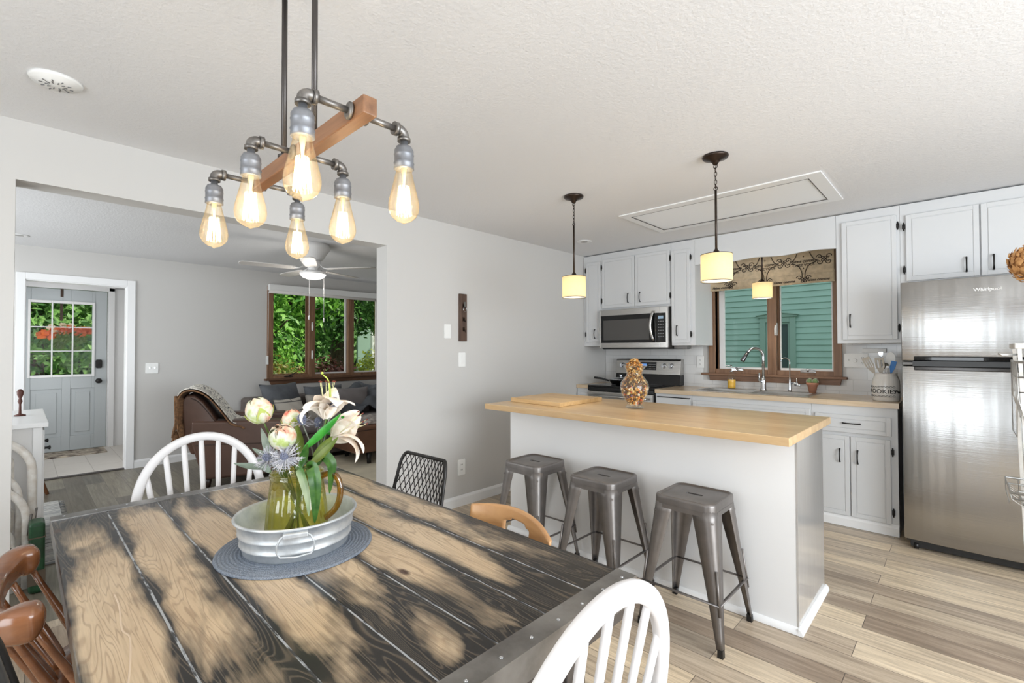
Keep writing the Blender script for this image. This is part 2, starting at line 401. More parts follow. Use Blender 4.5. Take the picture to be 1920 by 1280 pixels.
def copy_tree(o, parent=None):
    c = o.copy(); COL.objects.link(c); c.parent = parent
    for ch in kids(o): copy_tree(ch, c)
    return c
def dup(root, loc, rz=0, label=None, group=None):
    r = copy_tree(root); r.location = loc; r.rotation_euler = (0, 0, rz)
    if label: r['label'] = label
    if group: r['group'] = group
    return r
def circ(n, r, cx=0, cy=0, a0=0, a1=2*PI, end=False):
    return [(cx+r*math.cos(a0+(a1-a0)*i/(n-1 if end else n)), cy+r*math.sin(a0+(a1-a0)*i/(n-1 if end else n))) for i in range(n)]
def rrect(x0, x1, y0, y1, r, n=5):
    o = []
    for cx, cy, a in ((x1-r, y1-r, 0), (x0+r, y1-r, PI/2), (x0+r, y0+r, PI), (x1-r, y0+r, 3*PI/2)):
        o += [(cx+r*math.cos(a+PI/2*i/n), cy+r*math.sin(a+PI/2*i/n)) for i in range(n+1)]
    return o
def text(name, body, size, m, parent, mw, ext=.0005, align='CENTER', bend=None, spacing=1.0, shear=0, bold=0):
    cu = bpy.data.curves.new(name, 'FONT'); cu.body = body; cu.size = size; cu.align_x = align; cu.align_y = 'CENTER'; cu.extrude = ext; cu.space_character = spacing; cu.shear = shear; cu.offset = bold
    tmp = bpy.data.objects.new('tmp', cu); COL.objects.link(tmp); dg = bpy.context.evaluated_depsgraph_get()
    me = bpy.data.meshes.new_from_object(tmp.evaluated_get(dg)); bpy.data.objects.remove(tmp)
    if bend:
        for v in me.vertices: v.co = bend(v.co)
    else: me.transform(mw)
    me.materials.clear(); me.materials.append(m)
    o = bpy.data.objects.new(name, me); COL.objects.link(o); o.parent = parent; return o
def face_y(x, y, z):  # text standing in a plane facing -Y
    return Matrix.Translation((x, y, z)) @ Matrix.Rotation(PI/2, 4, 'X')

# ================================================================== THE SETTING
YB = 5.03; ZC = 2.46; XF = -7.0; XD = -3.21
f = MB(); f.box(XD-.15, 2.75, -2.45, YB, -.1, 0); struct(f.build('floor', M_floor))
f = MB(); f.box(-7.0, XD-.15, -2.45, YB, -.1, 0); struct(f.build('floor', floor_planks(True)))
M_tile = tiles('entry_tile_floor', (214, 208, 200), (204, 198, 190), (170, 162, 152), .6, .3, .003, .35, streak=.25)
f = MB(); f.box(-8.95, -7.0, -1.2, 1.9, -.1, .002); struct(f.build('floor', M_tile))
f = MB(); f.box(-7.12, 2.75, -2.45, YB, ZC, ZC+.12); f.box(-8.95, -7.12, -1.2, 1.9, 2.4, 2.5); struct(f.build('ceiling', M_ceil))
f = MB(); f.box(-7.06, -7.0, .0, .89, .0, .012); struct(f.build('trim_1', mat('dark_floor_strip', (70, 64, 60), .5)))

w = MB(); w.plate((-2.45, YB, 0, ZC), [(-.022, 1.955, -1, 2.177)], 'x', XD-.15, XD); struct(w.build('wall_left', M_wall))
w = MB(); w.plate((XF, 2.75, 0, ZC), [(-1.871, -.84, 1.12, 2.30)], 'y', YB, YB+.14); struct(w.build('wall_back', M_wall))
w = MB(); w.plate((-2.45, YB+.14, 0, ZC), [(.033, .855, -1, 2.11), (2.44, 4.60, .97, 2.21)], 'x', XF-.12, XF); struct(w.build('wall_far', M_wall))
w = MB(); w.plate((-7.12, 2.75, 0, ZC), [(-1.5, .22, .05, 2.12), (-6.3, -3.9, .6, 2.1)], 'y', -2.45, -2.35); struct(w.build('wall_rear', M_wall))
w = MB(); w.plate((-2.45, YB+.14, 0, ZC), [(-.3, 2.9, .55, 2.15)], 'x', 2.65, 2.75); struct(w.build('wall_right', M_wall))
# glazed patio door behind the viewer
d = sroot('door_2', (-.64, -2.4, 0)); b = MB((-.64, -2.4, 0))
b.plate((-1.5, .22, .05, 2.12), [(-1.44, -.68, .12, 2.06), (-.61, .16, .12, 2.06)], 'y', -2.43, -2.37); b.build('door_frame', M_white, d)
b = MB((-.64, -2.4, 0)); b.box(-1.44, -.68, -2.405, -2.4, .12, 2.06); b.box(-.61, .16, -2.405, -2.4, .12, 2.06); b.build('pane', M_glass, d)
d = sroot('reflection_panel', (.95, -2.345, 0)); b = MB((.95, -2.345, 0)); b.plate((.5, 1.4, .01, 2.08), [(.60, .92, .2, .95), (.98, 1.30, .2, .95), (.60, .92, 1.05, 1.95), (.98, 1.30, 1.05, 1.95)], 'y', -2.349, -2.31); b.box(.6, 1.3, -2.349, -2.325, .2, 1.95); b.build('door_slab', wood('brown_reflection_wood', (92, 68, 50), (62, 44, 32), .45, 2), d, bev=.003)  # unseen brown panel added to darken the refrigerator's reflection
# entry vestibule behind the far doorway
w = MB(); w.plate((-1.2, 1.9, 0, 2.4), [(.03, .865, -1, 2.21)], 'x', -8.97, -8.87); struct(w.build('wall_entry', M_white))
w = MB(); w.plate((-8.87, XF-.12, 0, 2.4), [(-8.5, -7.75, -1, 2.1)], 'y', 1.10, 1.2); w.plate((-8.87, -7.12, 0, 2.4), [], 'y', -.35, -.25); struct(w.build('wall_vestibule', M_wall))
w = MB(); w.box(-8.87, -8.80, .875, .94, 0, 2.26); w.box(-8.87, -8.80, -.06, .02, 0, 2.26); w.box(-8.87, -8.80, -.06, .94, 2.21, 2.30)
w.box(-8.86, -8.83, .94, 1.09, 0, 2.25); struct(w.build('trim_2', M_white, bev=.004))
w = MB(); w.box(-8.60, -8.52, 1.055, 1.11, 0, 2.17); w.box(-7.75, -7.67, 1.055, 1.11, 0, 2.17); w.box(-8.60, -7.67, 1.055, 1.11, 2.1, 2.18); struct(w.build('trim_3', M_white, bev=.004))
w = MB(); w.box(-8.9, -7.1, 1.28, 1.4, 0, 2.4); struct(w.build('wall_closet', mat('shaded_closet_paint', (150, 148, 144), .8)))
# casing of the doorway in the far wall
w = MB(); y0, y1, z1 = -.035, .93, 2.18
for a, b_ in (((y0, .033), (0, z1)), ((.855, y1), (0, z1)), ((.033, .855), (2.11, z1))): w.box(XF, XF+.018, a[0], a[1], b_[0], b_[1])
w.box(XF-.13, XF+.004, .025, .04, 0, 2.11); w.box(XF-.13, XF+.004, .848, .862, 0, 2.11); w.box(XF-.13, XF+.004, .03, .858, 2.10, 2.115)
struct(w.build('trim_4', M_white, bev=.003))
# baseboards
bp = [(0, 0), (.014, 0), (.014, .07), (.009, .085), (.004, .092), (0, .092)]
w = MB(); w.prism([(XD+a, z) for a, z in bp], 'y', 1.955, 4.40); w.prism([(XD+a, z) for a, z in bp], 'y', -2.35, -.022); struct(w.build('baseboard_left', M_white))
w = MB(); w.prism([(XF+a, z) for a, z in bp], 'y', .93, YB); w.prism([(XF+a, z) for a, z in bp], 'y', -2.3, -.035); struct(w.build('baseboard_far', M_white))
w = MB(); w.prism([(YB-a, z) for a, z in bp], 'x', -7.0, XD-.15); struct(w.build('baseboard_back', M_white))

# subway tile backsplash
M_sub = tiles('white_subway_tile', (222, 222, 221), (214, 214, 214), (198, 198, 197), .20, .10, .0022, .15, 'xz')
w = MB(); w.box(-.745, .55, YB-.008, YB, .97, 1.46); w.box(-2.0, -.745, YB-.008, YB, .97, 1.045); w.box(-3.205, -2.0, YB-.006, YB, .97, 1.42); struct(w.build('trim_5', M_sub))

# ------------------------------------------------------------------ kitchen window
wd = sroot('window_1', (-1.36, YB, 1.1)); O = (-1.36, YB, 1.1)
b = MB(O); b.box(-1.937, -1.871, YB-.02, YB+.02, 1.12, 2.3); b.box(-.84, -.775, YB-.02, YB+.02, 1.12, 2.3); b.box(-1.937, -.775, YB-.02, YB+.02, 2.25, 2.31)
b.box(-1.375, -1.297, YB-.012, YB+.05, 1.12, 2.28); b.box(-1.871, -.84, YB+.0, YB+.1, 1.118, 1.165); b.box(-1.885, -1.871, YB, YB+.13, 1.12, 2.3); b.box(-.84, -.83, YB, YB+.13, 1.12, 2.3)
b.build('window_frame', M_brownwin, wd, bev=.003)
b = MB(O); b.prism([(-2.005, 1.10), (-.737, 1.10), (-.737, 1.122), (-2.005, 1.122)], 'y', YB-.055, YB+.02)
b.prism([(-1.935, 1.10), (-.78, 1.10), (-.79, 1.045), (-1.925, 1.045)], 'y', YB-.024, YB); b.build('window_sill', M_brownwinh, wd, bev=.003)
for x0, x1 in ((-1.871, -1.372), (-1.30, -.84)):
    b = MB(O); lw = .074 if x0 < -1.5 else .03
    b.plate((x0, x1, 1.15, 2.27), [(x0+lw-.012, x1-.012, 1.175, 2.24)], 'y', YB+.055, YB+.085); sa = b.build('sash', M_brownwin, wd, bev=.003)
    b = MB(O); b.plate((x0+.022, x1-.003, 1.155, 2.26), [(x0+lw, x1-.02, 1.185, 2.23)], 'y', YB+.046, YB+.07); b.build('weather_strip', M_white, sa, label='white vinyl edge round the pane')
    b = MB(O); b.box(x0+lw-.01, x1-.01, YB+.068, YB+.072, 1.18, 2.235); b.build('pane', M_glass, sa)
for xc in (-1.66, -1.04):
    b = MB(O); b.box(xc-.06, xc+.06, YB-.005, YB+.03, 1.150, 1.172); b.cyl((xc, YB, 1.165), (xc, YB-.03, 1.180), .012); b.tube([(xc, YB-.03, 1.18), (xc+.03, YB-.032, 1.176), (xc+.07, YB-.025, 1.168)], .006)
    b.build('crank', M_chrome, wd, bev=.002)
b = MB(O); b.box(-1.312, -1.296, YB+.0, YB+.03, 1.50, 1.62); b.tube([(-1.304, YB-.005, 1.60), (-1.306, YB-.018, 1.56), (-1.304, YB-.022, 1.50)], .007); b.build('latch', M_plate, wd)

# ------------------------------------------------------------------ living room window
wd = sroot('window_2', (XF, 3.3, .97)); O = (XF, 3.3, .97)
b = MB(O); ys = [2.44, 2.97, 3.62, 4.22, 4.6]
b.plate((2.376, 4.66, .97, 2.27), [(2.455, 2.955, 1.01, 2.20), (3.045, 3.57, 1.01, 2.20), (3.665, 4.11, 1.01, 2.2), (4.2, 4.58, 1.01, 2.2)], 'x', XF-.05, XF+.02)
b.plate((2.43, 4.61, .96, 2.22), [(2.455, 2.955, .985, 2.20), (3.045, 3.57, .985, 2.20), (3.665, 4.11, .985, 2.2), (4.2, 4.58, .985, 2.2)], 'x', XF-.13, XF-.05)
b.build('window_frame', M_brownwin, wd, bev=.004)
b = MB(O); b.box(XF-.02, XF+.07, 2.34, 4.70, .945, .972); b.prism([(2.40, .945), (4.64, .945), (4.62, .885), (2.43, .885)], 'x', XF, XF+.022); b.build('window_sill', M_brownwiny, wd, bev=.004)
for y0, y1 in ((2.455, 2.955), (3.045, 3.57), (3.665, 4.11), (4.2, 4.58)):
    b = MB(O); b.plate((y0, y1, 1.01, 2.2), [(y0+.022, y1-.022, 1.03, 2.18)], 'x', XF-.075, XF-.05); s_ = b.build('sash', M_white if y1 > 3 else M_brownwin, wd)
    b = MB(O); b.box(XF-.065, XF-.061, y0+.01, y1-.01, 1.02, 2.19); b.build('pane', M_glass, s_)
for yc, zc in ((3.0, 1.72), (3.0, 1.30)):
    b = MB(O); b.box(XF+.018, XF+.03, yc-.012, yc+.012, zc-.06, zc+.06); b.tube([(XF+.03, yc, zc+.04), (XF+.045, yc, zc), (XF+.035, yc, zc-.07)], .008); b.build('latch', M_plate, wd)
b = MB(O); b.box(XF, XF+.04, 2.60, 2.72, .985, 1.003); b.tube([(XF+.03, 2.66, 1.0), (XF+.05, 2.70, 1.02), (XF+.06, 2.76, 1.05)], .007); b.build('crank', M_black, wd)
# white shade cassette over it
t = thing('roller_shade', 'white rolled-up shade cassette above the brown triple window', 'shade', (XF+.05, 3.5, 2.2)); O = (XF+.05, 3.5, 2.2)
b = MB(O); b.box(XF+.015, XF+.10, 2.375, 4.68, 2.20, 2.285); b.build('cassette', M_plate, t, bev=.006)
b = MB(O); b.cyl((XF+.06, 2.385, 2.185), (XF+.06, 4.67, 2.185), .026); b.build('rolled_fabric', mat('shade_fabric', (214, 210, 206), .8), t)
b = MB(O); b.tube([(XF+.04, 2.382, 2.18), (XF+.04, 2.378, 1.20)], .0025); b.build('cord', M_plate, t)
b = MB(O); b.box(XF+.02, XF+.035, 2.355, 2.39, 1.17, 1.29); b.build('cord_tensioner', M_plate, t, bev=.004)

# ------------------------------------------------------------------ entry door
dr = sroot('door_1', (-8.88, .45, 0)); O = (-8.88, .45, 0)
M_door = mat('pale_blue_grey_door', (186, 192, 194), .4)
X0 = -8.905; X1 = -8.86
b = MB(O); b.plate((.035, .86, .006, 2.205), [(.094, .702, 1.04, 2.01), (.10, .40, .20, .85), (.485, .735, .20, .85)], 'x', X0, X1)
for y0, y1 in ((.10, .40), (.485, .735)):
    b.box(X0, X1-.014, y0, y1, .20, .85); b.box(X0, X1-.004, y0+.05, y1-.05, .25, .80)
b.build('door_slab', M_door, dr, bev=.005)
b = MB(O)
b.plate((.068, .732, 1.008, 2.045), [(.094+i*.2035+.008*(i > 0), .094+(i+1)*.2035-.008*(i < 2), 1.04+j*.3235+.006*(j > 0), 1.04+(j+1)*.3235-.006*(j < 2)) for i in range(3) for j in range(3)], 'x', X1-.01, X1+.016)
b.build('window_grille', M_white, dr, bev=.004)
b = MB(O); b.box(X1-.025, X1-.02, .09, .71, 1.03, 2.02); b.build('pane', M_glass, dr)
b = MB(O); b.prism(rrect(.742, .812, 1.12, 1.24, .02), 'x', X1, X1+.025); b.cyl((X1+.025, .777, 1.18), (X1+.035, .777, 1.18), .02); b.build('deadbolt', M_black, dr, bev=.003)
b = MB(O); b.cyl((X1, .777, .94), (X1+.012, .777, .94), .036); b.cyl((X1+.01, .777, .94), (X1+.05, .777, .94), .013); b.sph((X1+.06, .777, .94), .022, .033, .03); b.build('door_knob', M_black, dr)
# wreath basket hung on the door's outside, seen through its glass
random.seed(4)
M_orange = mat('orange_petals', (240, 128, 64), .6); 
t = thing('door_wreath', 'orange and white flower swag hanging outside on the entry door', 'wreath', (-9.0, .42, 1.5)); O = (-9.0, .42, 1.5)
b = MB(O); b.box(-8.865, -8.855, .375, .405, 2.10, 2.215); b.box(-8.94, -8.855, .375, .405, 2.207, 2.212); b.box(-8.945, -8.935, .375, .405, 1.78, 2.212); b.build('door_hook', mat('brown_metal', (70, 54, 44), .5, .5), t)
b = MB(O)
def petals(b, c, r, n, ax=None):
    for _ in range(n):
        d = Vector((random.uniform(-1, 1), random.uniform(-1, 1), random.uniform(-1, 1))).normalized(); e = d.orthogonal().normalized()*r*.45; p = Vector(c)+d*r
        b.add([Vector(c), Vector(c)+d*r*.6+e, p, Vector(c)+d*r*.6-e], [(0, 1, 2, 3)])
for i in range(14): petals(b, (-8.98+random.uniform(-.03, .03), .20+.5*i/14, 1.62+random.uniform(-.05, .06)), .07, 26)
b.build('flowers', [M_orange], t, recalc=False)
b = MB(O)
for i in range(10): petals(b, (-8.98+random.uniform(-.03, .03), .25+.3*random.random(), 1.66+random.uniform(-.09, .06)), .055, 16)
b.build('flowers', [mat('cream_petals', (240, 226, 196), .6)], t, recalc=False, label='pale cream flowers of the swag')
b = MB(O)
for i in range(12): petals(b, (-8.97+random.uniform(-.03, .03), .28+.35*random.random(), 1.55+random.uniform(-.14, .06)), .08, 14)
b.build('leaves', [leafy('swag_leaves', (90, 120, 50), (130, 160, 80))], t, recalc=False)

# door mat, striped rug, cream rug
M_mat = mat('patterned_mat', (60, 46, 40), .9, c2=(206, 194, 176), vscale=16, stretch=(1.6, .7, 1))
b = MB(); b.prism(rrect(-8.80, -8.34, .02, .83, .01), 'z', .002, .012); tag(b.build('door_mat', M_mat), 'dark brown and cream patterned mat in front of the entry door', 'mat')
m, t_, o_ = new_mat('striped_woven_rug'); v = obj_coord(t_); wv = N(t_, 'ShaderNodeTexNoise'); 
v2 = obj_coord(t_, (34, .6, 1)); n_ = noise(t_, v2, 1, 3); c = ramp(t_, n_, [(.36, lin((60, 62, 64))), (.46, lin((190, 188, 182))), (.56, lin((120, 124, 126))), (.68, lin((214, 210, 200)))]); bsdf(t_, o_, Base_Color=c, Roughness=.95)
b = MB(); b.box(-5.95, -4.25, -.9, .255, .002, .012)
random.seed(2)
for i in range(60):
    x = -5.94+1.68*i/59; b.tube([(x, .25, .008), (x+random.uniform(-.01, .01), .29, .006)], .003, 4)
tag(b.build('woven_rug', m), 'grey and cream striped woven runner rug in front of white cabinet', 'rug')
M_rug = mat('cream_rug_pile', (226, 216, 192), .95, vary=.1, vscale=3, bmp=.4, bscale=300)
b = MB(); b.prism(rrect(-5.82, -3.75, 2.15, 4.55, .05), 'z', .002, .016); tag(b.build('area_rug', M_rug), 'cream area rug under the ottoman beside grey sofa', 'rug')

# ================================================================== KITCHEN UPPER CABINETS
YU = 4.57
def door_at(O, x0, x1, z0, z1, y, root, hx=None, hz=None, hinge=None, horiz=False, name='door', hl=.05):
    b = MB(O); b.box(x0, x1, y-.014, y-.001, z0, z1); w_ = .03
    b.plate((x0, x1, z0, z1), [(x0+w_, x1-w_, z0+w_, z1-w_)], 'y', y-.018, y-.013)
    b.box(x0+w_+.005, x1-w_-.005, y-.0185, y-.013, z0+w_+.005, z1-w_-.005)
    d = b.build(name, M_cab, root, bev=.0015, seg=1)
    if hx is not None:
        b = MB(O); h = hl
        pts = [(-h, -.016), (-h*.95, -.032), (-h*.5, -.040), (0, -.043), (h*.5, -.040), (h*.95, -.032), (h, -.016)]
        b.tube([((hx+a, y+q, hz) if horiz else (hx, y+q, hz+a)) for a, q in pts], [.006, .0055, .0045, .0045, .0045, .0055, .006], 8); b.build('handle', M_black, d, label='black bow handle')
    if hinge is not None:
        for zz in (z0+.085, z1-.085):
            b = MB(O); b.cyl((hinge, y-.019, zz-.026), (hinge, y-.019, zz+.026), .0048, n=10); b.prism([(hinge-.009, zz-.018), (hinge+.009, zz-.018), (hinge+.009, zz+.018), (hinge-.009, zz+.018)], 'y', y-.0185, y-.0145)
            for q in (-1, 1): b.sph((hinge, y-.019, zz+q*.028), .0045, n=8, m=6)
            b.build('hinge', M_black, d, label='black exposed hinge')
    return d
def upper(lab, x0, x1, z0, doors, z1=2.448):
    O = ((x0+x1)/2, YU, z0); t = thing('wall_cabinet', lab, 'cabinet', O, group='white upper kitchen cabinets')
    b = MB(O); b.box(x0+.0006, x1-.0006, YU, YB-.001, z0, z1); b.build('cabinet_body', M_cab, t, bev=.001, seg=1)
    for dd in doors: door_at(O, *dd[:4], YU, t, *dd[4:])
    return t
upper('narrow white upper cabinet in the kitchen corner, left of the microwave', XD+.004, -2.957, 1.405, [(-3.165, -2.972, 1.455, 2.367, -3.045, 1.545, -3.172)])
upper('white two-door upper cabinet directly above the microwave', -2.957, -2.136, 1.806, [(-2.948, -2.544, 1.83, 2.378, -2.615, 1.925, -2.952), (-2.537, -2.146, 1.83, 2.378, -2.475, 1.925, -2.140)])
upper('narrow white upper cabinet between the microwave and the window', -2.136, -1.893, 1.407, [(-2.128, -1.938, 1.43, 2.36, -2.07, 1.555, -1.929)])
upper('tall single-door white upper cabinet right of the window', -.737, -.336, 1.412, [(-.697, -.355, 1.44, 2.378, -.646, 1.59, -.346)])
upper('white two-door upper cabinet above the refrigerator', -.336, .56, 1.85, [(-.300, .088, 1.87, 2.362, .022, 1.955, -.312), (.096, .50, 1.87, 2.362, .155, 1.955, .512)])
# scalloped header board between the cabinets
t = MB(); n = 64; x0, x1 = -1.892, -.738
poly = [(x0, 2.448)]+[(x0+(x1-x0)*i/n, 2.187+.007*math.sin((i/n)*PI*5+.6)) for i in range(n+1)]+[(x1, 2.448)]
t.prism(poly, 'y', YU, YU+.022); o = tag(t.build('scalloped_header_board', M_cab), 'white scalloped board spanning between cabinets over the window', 'valance board')
b = MB(); b.box(-2.134, -2.0, 4.62, 4.72, 1.374, 1.4065); tag(b.build('undercabinet_light', mat('grey_housing', (120, 118, 116), .4)), 'small grey light housing under the cabinet right of the microwave', 'light')

# fabric valance with its French lettering and scrolls
M_val = mat('tan_printed_linen', (212, 192, 162), .85, vary=.12, vscale=20, bmp=.2, bscale=400)
M_ink = mat('brown_black_print', (66, 56, 48), .85)
YV = YB-.065; O = (-1.38, YV, 2.12)
t = thing('window_valance', 'tan fabric window valance printed with dark scrolls and French words', 'valance', O)
def val(u, v):
    x = -1.955+1.14*u; z = 1.972+.30*v
    return (x, YV-.003*math.sin(v*PI)+.002*math.sin(u*9)+(.01 if .30 < v < .34 else 0), z)
b = MB(O); b.grid(val, 60, 26); b.build('fabric', M_val, t, solid=.004)
b = MB(O); b.box(-1.955, -.815, YV-.004, YV+.008, 1.966, 1.975); b.build('hem', M_val, t)
b = MB(O)
def spiral(cx, cz, r, s, a0=0, turns=1.1, n=26):
    return [(cx+s*(r*(1-i/n)+.002)*math.cos(a0+turns*2*PI*i/n), YV-.0085, cz+(r*(1-i/n)+.002)*math.sin(a0+turns*2*PI*i/n)) for i in range(n+1)]
def oval(cx, cz, rx, rz, n=40): return [(cx+rx*math.cos(2*PI*i/n), YV-.0085, cz+rz*math.sin(2*PI*i/n)) for i in range(n)]
for k, xc in enumerate((-2.0+.155, -1.53, -1.21, -.89)):
    cx = xc
    for zz in (2.175, 2.0):
        if zz == 2.0: cx = xc-.16
        for s in (-1, 1):
            if cx+s*.04 > -.83 or cx+s*.04 < -1.94: continue
            b.tube([(x, y, z) for x, y, z in spiral(cx+s*.035, zz+.02, .022, s)], .0032, 4)
            if zz > 2.1:
                b.tube(spiral(cx+s*.035, zz-.025, .022, s, PI), .0032, 4)
                b.tube([(cx+s*(.06+.09*math.sin(q*PI*.5)), YV-.0085, zz-.02-.13*q*q) for q in [i/12 for i in range(13)] if -1.94 < cx+s*(.06+.09*math.sin(q*PI*.5)) < -.83 and zz-.02-.13*q*q > 1.98], .0036, 4)
                b.tube([(cx+s*(.06+.05*q), YV-.0085, zz+.0+.075*q*q) for q in [i/8 for i in range(9)] if -1.94 < cx+s*(.06+.05*q) < -.83], .0034, 4)
        if -1.92 < cx < -.85:
            for a in range(4): b.tube(oval(cx+.016*math.cos(a*PI/2+PI/4), zz+.016*math.sin(a*PI/2+PI/4), .009, .009, 14), .003, 4, closed=True)
b.build('printed_scrolls', M_ink, t)
for xc, zz in ((-1.70, 2.155), (-1.37, 2.155), (-1.05, 2.155)):
    text('printed_words', 'Faites comme', .041, M_ink, t, Matrix.Translation(Vector((xc, YV-.0095, zz+.017))-Vector(O)) @ Matrix.Rotation(PI/2, 4, 'X'), shear=.35, bold=.0007)
    text('printed_words', 'CHEZ VOUS', .032, M_ink, t, Matrix.Translation(Vector((xc, YV-.0095, zz-.020))-Vector(O)) @ Matrix.Rotation(PI/2, 4, 'X'), bold=.0008)
for xc in (-1.78, -1.21, -.94):
    text('printed_words', 'Faites comme', .032, M_ink, t, Matrix.Translation(Vector((xc, YV-.0095, 1.994))-Vector(O)) @ Matrix.Rotation(PI/2, 4, 'X'), shear=.35, bold=.0007)
for xc in (-1.70, -1.37, -1.05):
    for zz in (2.215, 2.105):
        b = MB(O); b.prism([(xc, zz-.009), (xc+.006, zz), (xc, zz+.009), (xc-.006, zz)], 'y', YV-.0095, YV-.011); b.build('printed_diamond', M_ink, t)

# ------------------------------------------------------------------ microwave
O = (-2.545, 4.5, 1.37); t = thing('microwave', 'stainless over-the-range microwave with dark glass door', 'microwave', O)
x0, x1, z0, z1, yf = -2.951, -2.141, 1.385, 1.803, 4.50
b = MB(O); b.box(x0+.002, x1-.002, yf+.03, YB-.01, z0, z1-.002); b.build('case', mat('dark_appliance_grey', (70, 68, 66), .4, .5), t, bev=.003)
b = MB(O); b.plate((x0, x1-.002, z0, z1), [(x0+.02, x1-.09, z0+.055, z1-.065)], 'y', yf, yf+.03); b.build('front_frame', M_steelh, t, bev=.003)
b = MB(O); b.box(x0+.02, -2.275, yf-.002, yf+.02, z0+.055, z1-.065); dd = b.build('door_glass', M_blackglass, t, bev=.002)
b = MB(O); b.box(x0+.055, -2.345, yf-.004, yf+.0, z0+.085, z1-.115); b.build('window_mesh', mat('tinted_oven_window', (88, 86, 84), .18, .3), dd)
b = MB(O); b.box(-2.27, -2.165, yf-.003, yf+.02, z0+.055, z1-.065); cp = b.build('control_panel', M_blackglass, t, bev=.002)
b = MB(O); b.box(-2.245, -2.19, yf-.005, yf-.002, z1-.125, z1-.095); b.build('display', emit('lcd_blue', (170, 195, 215), .7), cp)
b = MB(O)
for i in range(3):
    for j in range(6): b.box(-2.247+.024*i, -2.232+.024*i, yf-.0045, yf-.003, z1-.155-.031*j, z1-.145-.031*j)
b.build('keypad', mat('keypad_grey', (120, 120, 122), .5), cp)
b = MB(O); pts = [(-2.296-.018*math.sin(q*PI), yf-.015-.03*math.sin(q*PI), z0+.075+.30*q) for q in [i/14 for i in range(15)]]
b.tube(pts, .013, 10, flat=.6, up=(0, 1, 0)); b.cyl((pts[0][0], yf, pts[0][2]+.006), (pts[0][0], yf-.02, pts[0][2]+.006), .008); b.cyl((pts[-1][0], yf, pts[-1][2]-.006), (pts[-1][0], yf-.02, pts[-1][2]-.006), .008); b.build('handle', M_steel, t)
b = MB(O); b.prism([(x0+.02, z0), (x1, z0), (x1, z0-.014), (x0+.05, z0-.016)], 'y', yf+.006, YB-.02); b.build('vent_underside', M_blackplastic, t)

# ------------------------------------------------------------------ base cabinets, counter
YFc = 4.43
def base_cab(lab, x0, x1, items, z1=.929):
    O = ((x0+x1)/2, YFc, 0); t = thing('base_cabinet', lab, 'cabinet', O, group='white base kitchen cabinets')
    b = MB(O); b.box(x0+.0006, x1-.0006, YFc, YB-.01, 0.001, z1); b.build('cabinet_body', M_cab, t, bev=.001, seg=1)
    b = MB(O); b.prism([(YFc-.014, 0.002), (YFc, .002), (YFc, .085), (YFc-.006, .075), (YFc-.014, .06)], 'x', x0+.001, x1-.001); b.build('base_molding', M_white, t)
    for d_ in items:
        k = d_[0]
        if k == 'door': door_at(O, *d_[1:5], YFc, t, *d_[5:])
        elif k == 'drawer': door_at(O, *d_[1:5], YFc, t, (d_[1]+d_[2])/2, (d_[3]+d_[4])/2+.005, None, True, 'drawer', .055)
        elif k == 'panel': door_at(O, *d_[1:5], YFc, t, name='false_front')
        elif k == 'slot':
            b = MB(O); b.box(d_[1], d_[2], YFc-.018, YFc-.001, d_[3], d_[4]); dw = b.build('drawer', M_cab, t, bev=.002)
            b = MB(O); b.box(d_[1]+.01, d_[2]-.004, YFc-.024, YFc-.004, d_[4]-.004, d_[4]+.004); b.build('edge_pull', M_black, dw)
    return t
base_cab('white base cabinet with one drawer over two doors beside the refrigerator', -.895, -.353, [('drawer', -.868, -.391, .725, .86), ('door', -.868, -.644, .088, .697, -.705, .545, None), ('door', -.636, -.396, .088, .697, -.592, .545, -.384)])
base_cab('white sink base cabinet under the window', -1.873, -.895, [('panel', -1.86, -.905, .74, .885), ('door', -1.86, -1.387, .088, .697, -1.43, .545), ('door', -1.379, -.905, .088, .697, -1.335, .545)])
base_cab('white base cabinet with black edge pull right of the stove', -2.244, -1.873, [('slot', -2.228, -1.885, .74, .897), ('door', -2.228, -1.885, .088, .697, -1.93, .545)])
base_cab('slim white base cabinet left of the stove in the corner', XD+.004, -3.045, [('panel', -3.195, -3.055, .10, .885)])
b = MB(); b.plate((-2.243, -.345, 4.408, YB-.002), [(-1.865, -1.40, 4.515, 4.86), (-1.355, -.965, 4.515, 4.86)], 'z', .931, .97)
tag(b.build('countertop', M_counter), 'pale wood countertop around the sink under the window', 'countertop')
b = MB(); b.box(XD+.004, -3.045, 4.408, YB-.008, .931, .97); tag(b.build('countertop', M_counter, bev=.002), 'short piece of pale wood countertop in the corner left of the stove', 'countertop')

# sink
O = (-1.41, 4.7, .97); t = thing('sink', 'stainless double-bowl drop-in sink below the window', 'sink', O)
b = MB(O); b.plate((-1.90, -.925, 4.48, 4.965), [(-1.86, -1.405, 4.52, 4.85), (-1.35, -.97, 4.52, 4.85)], 'z', .970, .976); b.build('rim', M_steelh, t, bev=.002)
for x0, x1 in ((-1.86, -1.405), (-1.35, -.97)):
    b = MB(O); z0 = .80
    b.box(x0-.002, x0, 4.52, 4.85, z0, .972); b.box(x1, x1+.002, 4.52, 4.85, z0, .972); b.box(x0, x1, 4.518, 4.52, z0, .972); b.box(x0, x1, 4.85, 4.852, z0, .972); b.box(x0, x1, 4.52, 4.85, z0-.002, z0)
    bo = b.build('bowl', M_steelh, t); b = MB(O); b.lathe([(.045, .0), (.04, .004), (.02, .002), (.001, .002)], ((x0+x1)/2, 4.69, z0), 20); b.build('drain', M_chrome, bo)
